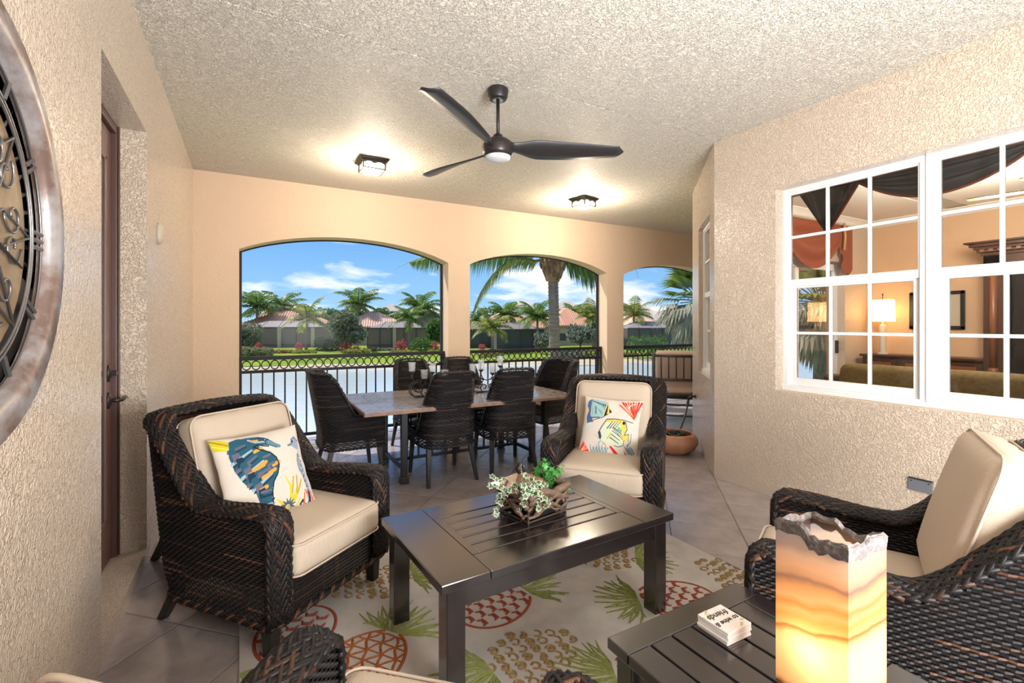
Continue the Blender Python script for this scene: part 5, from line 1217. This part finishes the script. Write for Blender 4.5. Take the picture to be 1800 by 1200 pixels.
for k, a in enumerate((('clipped yellow hedge under the big grey-green tree', 628, 62, 3.4, 1.0, .75, 'yel', 900, 'hedge'), ('low yellow hedge right of the second porch', 711, 62, 3.4, 1.0, .62, 'yel', 900, 'hedge'), ('yellow hedge at the right end of the widest arch', 764, 62, 1.6, .9, .62, 'yel', 400, 'hedge'),
                       ('clump of tall pale grass at the left of the widest arch', 450, 58.5, 3.7, 1.4, 1.25, 'grass', 1500, 'grass'), ('yellow hedge under the leaning palm', 535, 63, 2.8, .9, .6, 'yel', 600, 'hedge'), ('rust-coloured low planting left of the leaning palm', 492, 63, 3.2, 1.2, .6, 'rust', 500, 'plant'),
                       ('grey hedge row in front of the second porch', 668, 68, 4.6, .8, .6, 'grey', 800, 'hedge'), ('round green shrub right of the slim palm', 741, 64, 2.2, 2.0, 2.4, 'green', 900, 'shrub'), ('bright green shrub between the two porches', 565, 70, 1.6, 1.4, 2.1, 'green', 500, 'shrub'), ('dark green shrub under the big tree', 585, 69, 2.0, 1.5, 2.0, 'dark', 600, 'shrub'),
                       ('low yellow-green shrub in the middle arch, left on the lawn', 862, 57, 2.6, 1.0, .6, 'yel', 600, 'shrub'), ('dark low planting behind the lawn in the middle arch', 905, 66, 7.5, .8, .6, 'dark', 700, 'plant'), ('grey round shrub right of the near trunk', 990, 56, 1.3, 1.0, 1.0, 'grey', 400, 'shrub'), ('grey-green shrub at the right of the middle arch', 1018, 56, 2.4, 1.2, 1.0, 'grey', 600, 'shrub'),
                       ('yellow-green shrub at the right end of the middle arch', 1045, 56, 1.4, 1.0, 1.1, 'yel', 400, 'shrub'), ('broad green shrub in the narrow right arch', 1138, 62, 5.2, 2.2, 2.7, 'green', 1100, 'shrub'), ('low yellow hedge in the narrow right arch', 1106, 58, 2.0, .8, .6, 'yel', 400, 'hedge'))):
    bush(a[8] if a[8] != 'grass' else 'tall_grass', a[0], a[1], a[2], LZ-.15, a[3], a[4], a[5], LM[a[6]], a[7], .16, 60+k, cat=a[8], group='planting on the far bank')
for k, (px, d, h, lab) in enumerate(((605, 64, 1.5, 'pink-red plant under the big tree, left one'), (612, 65, 1.7, 'pink-red plant under the big tree, right one'), (627, 63, 1.0, 'small pink-red plant right of the big tree trunk'), (700, 64, 1.5, 'pink-red plant left of the pair by the second porch'), (708, 64, 1.9, 'pink-red plant right of the pair by the second porch'), (764, 64, 1.5, 'pink-red plant at the right end of the widest arch'), (848, 60, 1.4, 'pink plant at the left of the middle arch'), (947, 64, 1.9, 'pale pink plant left of the near trunk'), (525, 66, 1.4, 'pink plant by the leaning palm'), (455, 62, 1.5, 'pink plant behind the tall pale grass'))):
    bush('red_plant', lab, px, d, LZ, .75, .6, h, LM['pink'], 150, .15, 90+k, cat='plant', group='pink-red plants on the far bank')

# houses
stucco = M('house_wall', (.52,.40,.27), .8); stuccow = M('house_white', (.62,.62,.60), .8); rt = M('roof_tile', (.52,.24,.14), .75, island=[(0, (.42,.19,.11)), (1, (.62,.33,.21))]); rtp = M('roof_tile_pale', (.58,.36,.24), .75, island=[(0, (.50,.30,.20)), (1, (.66,.44,.31))]); rtg = M('roof_tile_grey', (.5,.42,.36), .75, island=[(0, (.42,.35,.31)), (1, (.58,.49,.43))])
scr = M('porch_screen', (.20,.145,.115), .8); scd = M('porch_screen_dark', (.085,.082,.08), .8); scr_t = M('screen_roof', (.24,.20,.19), .7); cagef = M('cage_frame', (.07,.06,.055), .6); wind = M('far_window', (.05,.06,.07), .2)
def hip(w, d, h, over, z, mat, t, tile=.42):
    x0, x1, y0, y1 = -w/2-over, w/2+over, -over, d+over; rg = min(x1-x0, y1-y0)/2; r0, r1 = (x0+rg, (y0+y1)/2), (x1-rg, (y0+y1)/2)
    if x1-x0 < y1-y0: r0, r1 = ((x0+x1)/2, y0+rg), ((x0+x1)/2, y1-rg)
    m = MB(); m.add([(x0,y0,z),(x1,y0,z),(x1,y1,z),(x0,y1,z),(r0[0],r0[1],z+h),(r1[0],r1[1],z+h),(x0,y0,z-.2),(x1,y0,z-.2),(x1,y1,z-.2),(x0,y1,z-.2)], [(0,1,5,4),(1,2,5),(2,3,4,5),(3,0,4),(6,7,1,0),(7,8,2,1),(8,9,3,2),(9,6,0,3),(6,9,8,7)])
    ro = m.build('roof', mat, t, fix=False)
    m = MB(); n = int((x1-x0)/tile)           # raised tile rows on the slope that faces the lake
    for k in range(n):
        x = x0+tile*(k+.5); yt = r0[1]-y0; f = min(1, (x-x0)/max(.1, r0[0]-x0), (x1-x)/max(.1, x1-r1[0])); m.tube([(x, y0, z+.04), (x, y0+yt*f, z+h*f+.04)], .10, 4, cap=False)
    m.build('tile_rows', mat, ro, fix=False); return ro
def house(label, px, d, w, dep, hw_, rh, roofm, rz=None, wall=stucco, over=.5, zb=LZ, name='house', windows=2):
    x, y = loc(px, d); t = thing(name, label, 'house', (x, y, zb), math.atan2(su.y, su.x) if rz is None else rz, 'houses across the lake'); m = MB(); m.box((-w/2, 0, -.3), (w/2, dep, hw_)); m.build('walls', wall, t); hip(w, dep, rh, over, hw_, roofm, t)
    for k in range(windows):
        m = MB(); cx = -w/2+w*(k+.5)/windows; m.box((cx-.7, -.06, .9), (cx+.7, .02, 2.2)); m.build('window', wind, t)
    return t
def cage(label, px, d, w, dep, h, panels, posts=(), rz=None, hipr=1.1, m_scr=None):
    x, y = loc(px, d); t = thing('screened_porch', label, 'porch', (x, y, LZ), math.atan2(su.y, su.x) if rz is None else rz, 'screened porches across the lake')
    m = MB(); m.box((-w/2, 0, 0), (w/2, .05, h)); m.box((-w/2, 0, 0), (-w/2+.05, dep, h)); m.box((w/2-.05, 0, 0), (w/2, dep, h)); m.build('screen', m_scr or scr, t)
    m = MB(); i = min(w*.3, dep*.8); m.add([(-w/2,0,h),(w/2,0,h),(w/2-i,i,h+hipr),(-w/2+i,i,h+hipr),(-w/2,dep,h),(w/2,dep,h)], [(0,1,2,3),(0,3,4),(1,5,2),(3,2,5,4)]); m.build('screen_roof', scr_t, t)
    for k in range(panels+1): m = MB(); xx = -w/2+w*k/panels; m.cbox((xx, -.04, h/2), (.12, .12, h)); m.build('post', cagef, t)
    m = MB(); m.cbox((0, -.04, h), (w, .14, .16)); m.cbox((0, -.04, .5), (w, .1, .08))
    for k in range(1, panels): xx = -w/2+w*k/panels; m.tube([(xx, 0, h), (max(-w/2+i, min(w/2-i, xx)), i, h+hipr)], .05, 4)
    m.build('cage_frame', cagef, t)
    for xx in posts: m = MB(); m.box((xx-.28, .10-.3, 0), (xx+.28, .35-.3, h)); m.build('column', stucco, t)
    return t
house('house with red tiled roof behind the left screened porch', 500, 83, 16, 12, 3.4, 2.9, rt)
house('small raised red roof section left of the yellow-green palm', 495, 90, 7, 7, 5.3, 2.1, rt)
cage('brown screened porch at the left of the widest arch', 505, 77.5, 13.5, 4, 3.3, 5, (-1.2, 3.9))
house('house with pale tiled roof behind the second screened porch', 655, 86, 13, 12, 3.4, 2.9, rtp)
cage('brown screened porch with hipped frame, right of the big tree', 700, 77, 9.6, 4.5, 3.2, 5, (-.6,))
house('house with wide pale orange roof near the arch pillar', 748, 92, 14, 12, 3.6, 3.4, rtp)
house('house with bright orange roof in the middle arch', 905, 82, 12, 10, 3.2, 3.1, rt)
cage('dark screened porch in the middle arch, left of the near trunk', 915, 74, 7.5, 4, 3.0, 4, (), m_scr=scd)
cage('dark screened porch at the far left of the middle arch', 838, 76, 5.0, 4, 3.0, 3, (), m_scr=scd)
house('house with orange roof right of the near trunk', 1010, 86, 9, 10, 3.6, 3.4, rt)
house('white two-storey building above the orange roof', 925, 128, 9, 9, 8.4, 2.2, rtg, wall=stuccow, windows=4)
house('pale grey gabled building right of the near trunk', 1005, 132, 12, 9, 6.6, 3.8, rtg, wall=stuccow)
house('house with grey-pink roof in the narrow right arch', 1143, 98, 11, 12, 4.6, 3.9, rtg)
house('low house with pale orange roof in the narrow right arch', 1140, 84, 9, 10, 3.0, 2.7, rtp)
cage('dark screened porch in the narrow right arch', 1155, 74, 10, 4, 3.2, 5, (), m_scr=scd)
house('distant grey roof between the palms near the pillar', 688, 150, 9, 9, 8.0, 2.6, rtg, wall=stuccow)

# the big near palm
x, y = loc(974, 16); t = thing('palm_tree', 'big near coconut palm with ringed trunk seen through the middle arch', 'palm', (x, y, -3.15))
m = MB(); m.tube([(.10, .0, 0), (.05, 0, 2), (.0, 0, 4.4), (-.04, 0, 6.05)], [.235, .205, .18, .165], 16)
for k in range(44): z = .3+.13*k; m.lathe([(.21-.006*z, 0), (.222-.006*z, .012), (.21-.006*z, .04)], (.10-.0235*z, 0, z), 16)
m.build('trunk', barkg, t, smooth=True, fix=False)
boot = M('boot', (.17,.10,.055), .85, island=[(0, (.16,.085,.045)), (1, (.38,.24,.14))]); m = MB(); rb = random.Random(8)
m.lathe([(.16, 5.95), (.24, 6.12), (.33, 6.4), (.36, 6.65), (.30, 6.95), (.1, 7.1)], (-.04, 0, 0), 18)
for k in range(46):
    a = k*2.4; z = 6.0+.9*k/46; r = .17+.19*smooth(5.95, 6.5, z); p = Vector((-.04+r*math.cos(a), r*math.sin(a), z)); q = p+Vector((math.cos(a)*.07, math.sin(a)*.07, .24+rb.uniform(0, .08))); m.tube([p, p.lerp(q, .5)+Vector((math.cos(a)*.02, math.sin(a)*.02, 0)), q], [.065, .06, .03], 5)
m.build('boot', boot, t, fix=False)
RV = Vector((C_, -S_, 0)); FV = Vector((S_, C_, 0))      # rightwards and away, as seen from the porch
def azof(r_, f_): v = RV*r_+FV*f_; return math.atan2(v.y, v.x)
for k, (r_, f_, el, L, dr, hg, ll, yl) in enumerate(((-1, -.02, 0, 0, 0, .9, .95, 1), (-1, .02, 0, 0, 0, 1.9, 1.25, 0), (1, -.02, 0, 0, 0, 1.9, 1.35, 0), (1, .6, .55, 4.5, 1.6, 1.4, 1.0, 0), (-.4, -1, .75, 4.0, 1.5, 1.4, .9, 0), (.3, 1, .6, 4.3, 1.7, 1.3, .9, 0), (-.8, .9, .8, 4.6, 1.6, 1.3, .9, 0), (.9, -.7, .85, 4.0, 1.6, 1.4, .9, 0), (-.2, .2, 1.3, 3.6, .9, 1, .8, 0), (.55, .3, 1.1, 4.0, 1.3, 1, .8, 0))):
    m = MB(); frond(m, (-.04+.15*r_, 0, 6.82), azof(r_, f_), el, L, dr, n=84, lw=.058, ll=ll, hang=hg, rnd=random.Random(30+k), wr=.045, path=(((.0, -.0), (.40, -.16), (1.05, -.02), (1.5, -.24), (1.92, -.65), (2.28, -1.18), (2.53, -1.8), (2.70, -2.5), (2.72, -2.8)), ((0, 0), (1, .16), (2.2, .26), (3.4, .18), (4.4, -.05), (5.2, -.40)), ((0, 0), (.5, -.06), (1.0, -.20), (1.5, -.42), (2.0, -.72)))[k] if k < 3 else None); m.build('frond', fr_y if yl else fr_g, t, fix=False)
# shaggy palm by the side balcony
def shaggy(label, px, d, zb, zc, sz, seed):
    x, y = loc(px, d); t = thing('shaggy_palm', label, 'palm', (x, y, zb), 0, 'shaggy palms by the side balcony'); rnd = random.Random(seed); h = zc-zb; m = MB(); m.tube([(0, 0, 0), (0, 0, h)], [.3, .22], 10); m.build('trunk', barkg, t, smooth=True)
    g, d_ = MB(), MB()
    def fan(mb, az, el, L, n, spread, w, droop):
        ax = Vector((math.cos(az)*math.cos(el), math.sin(az)*math.cos(el), math.sin(el))); sd = Vector((-math.sin(az), math.cos(az), 0)); upv = ax.cross(sd); b0 = Vector((0, 0, h))+ax*L*.42; mb.tube([(0, 0, h), tuple(b0)], .02, 4, cap=False)
        for k in range(n):
            a = spread*(k/(n-1)-.5); dv = (ax*math.cos(a)+sd*math.sin(a)).normalized(); l = L*.60*(1-.25*abs(2*k/(n-1)-1)); m1 = b0+dv*l*.6; tp = m1+(dv+Vector((0, 0, -droop))).normalized()*l*.4; wv = dv.cross(upv).normalized()*w; i = len(mb.v)
            mb.v += [tuple(b0), tuple(m1-wv), tuple(tp), tuple(m1+wv)]; mb.face(i, i+1, i+2, i+3)
    for k in range(30): fan(g, k*2.4, 1.35-1.35*k/30+rnd.uniform(-.1, .1), sz*rnd.uniform(.85, 1.1), 15, 2.3, .035*sz, .5)
    for k in range(70): fan(d_, k*2.4+.5, .05-1.35*k/70+rnd.uniform(-.15, .15), sz*rnd.uniform(.8, 1.15), 11, 1.5, .028*sz, 1.6)
    g.build('green_fans', fr_g, t, fix=False); d_.build('dry_skirt', fr_d, t, fix=False); return t
shaggy('shaggy fan palm with a grey dry skirt in the narrow right arch', 1232, 19, -3.1, 2.35, 2.1, 5)
shaggy('shaggy palm behind the side balcony, seen through the living room glass', 1445, 15.5, -3.1, 2.1, 2.2, 9)
# ------------------------------------------------------------------ printed cushions (colours painted per vertex)
class Paint:
    """paints in the pixel frame of a sketch whose four cushion corners are known"""
    def __init__(s, n, corners, bg):
        s.n = n; u, v = np.meshgrid((np.arange(n)+.5)/n, (np.arange(n)+.5)/n); TL, TR, BR, BL = [np.array(c, float) for c in corners]
        s.x = TL[0]*(1-u)*(1-v)+TR[0]*u*(1-v)+BR[0]*u*v+BL[0]*(1-u)*v; s.y = TL[1]*(1-u)*(1-v)+TR[1]*u*(1-v)+BR[1]*u*v+BL[1]*(1-u)*v; s.img = np.ones((n, n, 3))*np.array(bg); s.rnd = np.random.RandomState(3)
    def lin(s, c): c = np.array(c)/255.; return np.where(c < .04045, c/12.92, ((c+.055)/1.055)**2.4)
    def put(s, mask, c): s.img[mask] = s.lin(c)
    def poly(s, pts, c):
        m = np.zeros(s.x.shape, bool); k = len(pts)
        for i in range(k):
            (x0, y0), (x1, y1) = pts[i-1], pts[i]
            if y0 == y1: continue
            cr = ((s.y < y0) != (s.y < y1)) & (s.x < (x1-x0)*(s.y-y0)/(y1-y0)+x0); m ^= cr
        s.put(m, c)
    def line(s, pts, w, c):
        w0, w1 = w if isinstance(w, tuple) else (w, w); k = len(pts)-1
        for i in range(k):
            (x0, y0), (x1, y1) = pts[i], pts[i+1]; dx, dy = x1-x0, y1-y0; q = dx*dx+dy*dy+1e-9; t = np.clip(((s.x-x0)*dx+(s.y-y0)*dy)/q, 0, 1); dd = np.hypot(s.x-x0-t*dx, s.y-y0-t*dy); s.put(dd < (w0+(w1-w0)*(i+t)/k)/2, c)
    def dot(s, x, y, r, c, ry=None): s.put(((s.x-x)/r)**2+((s.y-y)/(ry or r))**2 < 1, c)
def pillow(name, label, paint, half, T, loc, rot, parent_rz, back=(.60,.52,.43)):
    n = paint.n; t = thing(name, label, 'pillow', loc, 0); t.rotation_mode = 'XYZ'; t.rotation_euler = rot; mb = MB()
    def P(u, v, sg):
        a, b = 2*u-1, 2*v-1; pin = .05; x = half*a*(1-pin*(1-b*b)*abs(a)**2*1.2); z = half*b*(1-pin*(1-a*a)*abs(b)**2*1.2); th = T*((1-a**4)*(1-b**4))**.55*(.72+.28*(1-a*a)*(1-b*b)); th += .004*math.sin(a*11+b*3)*(1-a*a)*abs(b)**2+.003*math.sin(b*14-a*4)*(1-b*b)*abs(a)**3
        return (x, -sg*th, z)
    N1 = n+1
    front = [P(i/n, j/n, 1) for j in range(N1) for i in range(N1)]; me = bpy.data.meshes.new('cover'); fs = [(j*N1+i, j*N1+i+1, (j+1)*N1+i+1, (j+1)*N1+i) for j in range(n) for i in range(n)]; me.from_pydata(front, [], fs); me.polygons.foreach_set('use_smooth', [True]*len(fs))
    ca = me.color_attributes.new('print', 'FLOAT_COLOR', 'POINT'); col = np.ones((N1, N1, 4)); im = paint.img[::-1]; col[:n, :n, :3] = im; col[n, :n, :3] = im[-1]; col[:n, n, :3] = im[:, -1]; col[n, n, :3] = im[-1, -1]; ca.data.foreach_set('color', col.reshape(-1).astype(np.float32)); me.materials.append(PRINT)
    o = bpy.data.objects.new('printed_front', me); C.objects.link(o); o.parent = t
    k = 24; mb.grid(lambda u, v: P(u, v, -1), k, k); mb.build('back_cover', MT['fabric'], t, smooth=True, fix=False); return t
PRINT = vcol_mat('cushion_print', .85, [('noise', 500, .15, .001)])
WH = (.60, .535, .465)
# seahorses
p = Paint(230, ((50, 275), (1085, 65), (1430, 870), (395, 1160)), WH)
TE, NV, GR, OR, LB, YL, CO, BK = (38,84,104), (28,48,66), (98,96,112), (214,150,66), (150,170,180), (196,182,40), (222,92,58), (30,34,40)
p.poly([(50,275),(150,270),(250,300),(240,400),(110,400)], YL); p.line([(60,290),(240,340)], 14, (150,120,30)); p.line([(90,345),(240,380)], 10, (225,215,90))
body = [(245,300),(330,255),(450,235),(570,225),(650,235),(740,275),(790,310),(835,335),(800,355),(700,330),(620,330),(560,330),(640,380),(740,420),(810,470),(845,530),(830,610),(800,680),(780,760),(800,860),(840,960),(900,1060),(930,1110),(800,1130),(740,1040),(690,950),(640,880),(590,810),(500,760),(420,700),(330,600),(260,470)]
p.poly(body, TE)
for k, (a, b) in enumerate((((250,420),(420,330)),((300,540),(500,390)),((360,610),(560,450)),((420,680),(640,500)),((500,750),(720,560)),((560,790),(760,620)))):
    p.line([a, b], (34, 20), LB if k % 2 else GR); p.line([(a[0]+20, a[1]+26), (b[0]+20, b[1]+22)], (18, 12), NV)
for q in ((570,390),(620,560),(560,590),(760,600),(640,530),(800,520),(690,650),(680,770)): p.line([(q[0]-35, q[1]+18), (q[0]+35, q[1]-22)], 36, OR)
for q in ((680,450),(740,530),(640,620),(560,700),(700,590),(460,560)): p.line([(q[0]-35, q[1]+12), (q[0]+35, q[1]-18)], 26, GR)
for k in range(9):      # back fins
    x, y = 235+k*48, 395+k*48+max(0, k-3)*2; p.poly([(x,y),(x+70,y-30),(x+100,y+18),(x+60,y+36),(x+48,y+100),(x+20,y+45)], (TE, GR, NV)[k % 3])
for k in range(8): x, y = 690+k*26, 800+k*40; p.line([(x-30, y+10), (x+80, y-18)], (26, 22), (GR, NV, TE, LB)[k % 4])
p.line([(700,340),(640,340),(560,330),(520,355),(600,385),(720,410),(800,460),(840,530),(830,620),(790,700),(790,800),(830,920),(900,1080)], (14, 16), BK)
p.line([(460,270),(540,300),(640,290)], 22, LB); p.line([(500,285),(560,275)], 24, OR); p.dot(655, 262, 24, NV); p.dot(655, 262, 10, LB); p.line([(690,290),(835,335)], (46, 34), (92,130,145)); p.line([(560,240),(700,255)], 12, NV)
SB = (92,108,128)
p.poly([(945,320),(985,290),(1000,250),(1050,215),(1110,250),(1125,310),(1120,370),(1140,430),(1185,500),(1230,570),(1270,650),(1310,740),(1325,820),(1300,880),(1270,820),(1240,700),(1190,610),(1130,560),(1095,480),(1100,410),(1110,350),(1060,345),(1000,320),(950,335)], (140,154,172))
p.line([(1000,250),(1050,215),(1110,250)], 16, SB); p.dot(1018, 272, 16, NV); p.line([(950,322),(1010,300)], 16, SB); p.line([(1100,400),(1100,480),(1130,560),(1190,610),(1245,710),(1290,800)], 14, SB)
for k in range(26): q = k/25; x, y = 1120+190*q+p.rnd.uniform(-18, 18), 400+420*q; p.dot(x, y, 9, (SB, NV, (170,182,195))[k % 3])
p.line([(1295,780),(1325,850),(1290,930),(1230,945),(1195,905),(1215,860),(1240,880)], (34, 20), NV)
for a, b in (((1180,400),(1210,330)),): pass
for pts in ([(1340,940),(1400,870),(1340,820),(1330,760)], [(1350,930),(1370,800)], [(1300,930),(1240,870),(1225,790)], [(1280,800),(1225,760)], [(1330,880),(1420,890)]): p.line(pts, 18, CO)
for pts in ([(930,650),(1010,740),(1040,860)], [(1040,640),(1030,760),(1050,870)], [(1080,620),(1110,740),(1070,880)], [(1160,650),(1130,760),(1090,880)], [(1170,840),(1130,950),(1080,1000)], [(860,870),(960,920)], [(880,970),(1000,1020)]): p.line(pts, (14, 34), YL)
for pts in ([(1040,640),(1045,800)], [(1085,630),(1105,790)], [(1160,660),(1120,800)]): p.line(pts, 10, (150,105,30))
for k in range(12): a = k*PI/6; p.line([(1030,930), (1030+95*math.cos(a), 930+80*math.sin(a))], (40, 8), (70,84,110))
p.dot(1030, 935, 48, (70,84,110)); p.line([(1030+30*math.cos(a)*(1-a/14), 940+30*math.sin(a)*(1-a/14)) for a in [x*.5 for x in range(22)]], 12, (200,180,90)); p.line([(1060,980),(1040,1060)], 50, (70,84,110))
for pts in ([(420,950),(440,1060)], [(500,900),(520,960),(490,1060)], [(560,940),(525,985)], [(480,940),(510,985)], [(600,985),(600,1070)], [(690,980),(700,1020),(650,1090)], [(770,1080),(720,1110)], [(380,950),(430,1020)]): p.line(pts, (14, 24), CO)
for pts in ([(950,940),(870,950),(830,920)],): p.line(pts, 16, CO)
rzA = facing(.62, -.78); RA = Matrix.Rotation(rzA, 4, 'Z')
def in_chair(ch, lx, ly, lz): r = ch.rotation_euler.z; return (ch.location.x+lx*math.cos(r)-ly*math.sin(r), ch.location.y+lx*math.sin(r)+ly*math.cos(r), ch.location.z+lz)
pillow('throw_pillow', 'cream throw pillow printed with blue seahorses on the left armchair', p, .218, .062, in_chair(CH_A, -.075, .0, .660), (math.radians(-27), 0, rzA-.20), 0)
# reef fish
p = Paint(230, ((240, 135), (1180, 215), (1130, 1040), (65, 955)), WH)
BL, LT, NV, YE, RD, OG = (76,98,138), (150,178,180), (48,60,88), (206,190,80), (196,40,36), (232,90,50)
p.poly([(370,185),(500,205),(620,240),(650,330),(560,480),(340,495),(350,330)], LT); p.poly([(275,300),(300,230),(370,185),(345,330),(330,440),(380,540),(250,550),(250,460),(300,370)], BL); p.poly([(245,330),(290,320),(290,370),(245,390)], (220,200,130))
for k in range(8): p.dot(385+k*30, 225+k*9, 12, NV); p.dot(450+k*20, 245+k*9, 10, NV)
for k in range(6): p.dot(355+k*26, 478, 11, NV); p.dot(365, 230+k*38, 10, (110,150,150))
p.line([(430,320),(430,420)], 24, (70,110,120)); 
for k in range(4): p.line([(440+k*30, 260), (600, 330+k*26)], 8, (110,145,150)); p.line([(460+k*20, 340+k*10), (540, 440)], 6, (100,140,150))
p.poly([(560,470),(640,260),(640,330),(620,440)], BK); p.line([(640,255),(555,470)], 14, YE); p.line([(655,340),(630,440)], 28, YE); p.poly([(660,350),(705,400),(660,425)], BK); p.line([(360,520),(540,480),(640,430)], 10, NV)
p.line([(250,600),(330,560)], 40, (190,205,200)); p.line([(230,660),(300,620)], 24, (170,200,195))
fish = [(500,760),(480,740),(530,620),(610,520),(700,505),(850,510),(930,540),(955,640),(920,700),(905,780),(890,860),(800,880),(680,850),(560,810)]
p.poly(fish, (196,204,176)); p.poly([(600,520),(700,505),(860,512),(930,540),(950,640),(900,720),(860,640),(830,540),(700,545),(580,545)], YE); p.poly([(860,700),(900,720),(985,700),(975,810),(900,790),(860,780)], YE)
p.line([(490,760),(470,690),(530,610),(620,505),(760,500),(900,515),(1050,548)], (16, 10), NV); p.line([(930,540),(958,640),(915,710)], 12, NV); p.line([(910,720),(985,705),(978,800)], 10, NV); p.line([(905,790),(890,860),(800,882),(740,865)], 10, NV)
p.poly([(470,680),(505,670),(525,740),(510,780),(480,770)], NV); p.dot(902, 555, 24, BK); p.line([(400,710),(450,750),(500,790),(590,850)], 8, (150,160,120))
for k in range(4): p.line([(625+k*44, 630), (715+k*44, 535)], (16-2*k, 8), NV)
for k in range(5): p.line([(715+k*22, 625+k*6), (880-k*4, 780-k*34)], 8, (90,110,110))
for k in range(4): p.line([(670+k*20, 755-k*46), (810+k*18, 835-k*44)], (15-2*k, 10), NV)
p.line([(620,770),(690,700)], 20, (180,176,80))
for q in ((820,630),(850,660)): p.dot(q[0], q[1], 22, (110,170,150))
for k in range(9): p.line([(1070,500), (830+k*42, 255-10*(k % 2)+(35 if k < 1 else 0))], (10, 30), RD if k % 3 else OG)
for k in range(6): p.line([(1050-k*30, 460-k*25), (900+k*40, 260)], 6, (240,200,180))
p.line([(1085,460),(1140,300)], (26, 14), (206,70,60))
for k in range(7): p.line([(90,950), (180+k*18, 810+k*24)], (36, 22), RD if k % 2 else OG)
for k in range(4): p.line([(130,930), (210+k*12, 850+k*22)], 7, (245,190,160))
for k in range(6): x = 330+k*52; p.line([(x, 985), (x-10, 930), (x-20+10*(k % 3), 860+20*(k % 2))], (30, 14), (110,140,152)); p.line([(x+5, 960), (x+35, 900)], 16, (140,162,168)); p.dot(x+30, 905, 14, (120,150,160))
p.line([(480,900),(470,830),(500,810)], 20, (130,160,165))
p.poly([(650,880),(680,870),(760,940),(845,1030),(770,1035)], RD); p.poly([(900,920),(925,960),(945,1035),(915,1035)], RD); p.poly([(1020,960),(1070,1000),(1070,1040),(1030,1038)], OG)
for k in range(9): p.line([(910+k*16, 870+12*(k % 3)), (960+k*14, 960+10*(k % 2))], 16, ((110,130,150), (150,170,185), (80,104,130))[k % 3])
p.line([(1030,700),(1020,800),(960,860)], (14, 24), (110,140,150)); p.line([(540,830),(590,870)], 10, (150,110,90))
pillow('throw_pillow', 'cream throw pillow printed with reef fish and red coral on the middle armchair', p, .215, .062, in_chair(CH_B, .012, .02, .655), (math.radians(-24), math.radians(2), facing(-.76, -.65)-.04), 0)
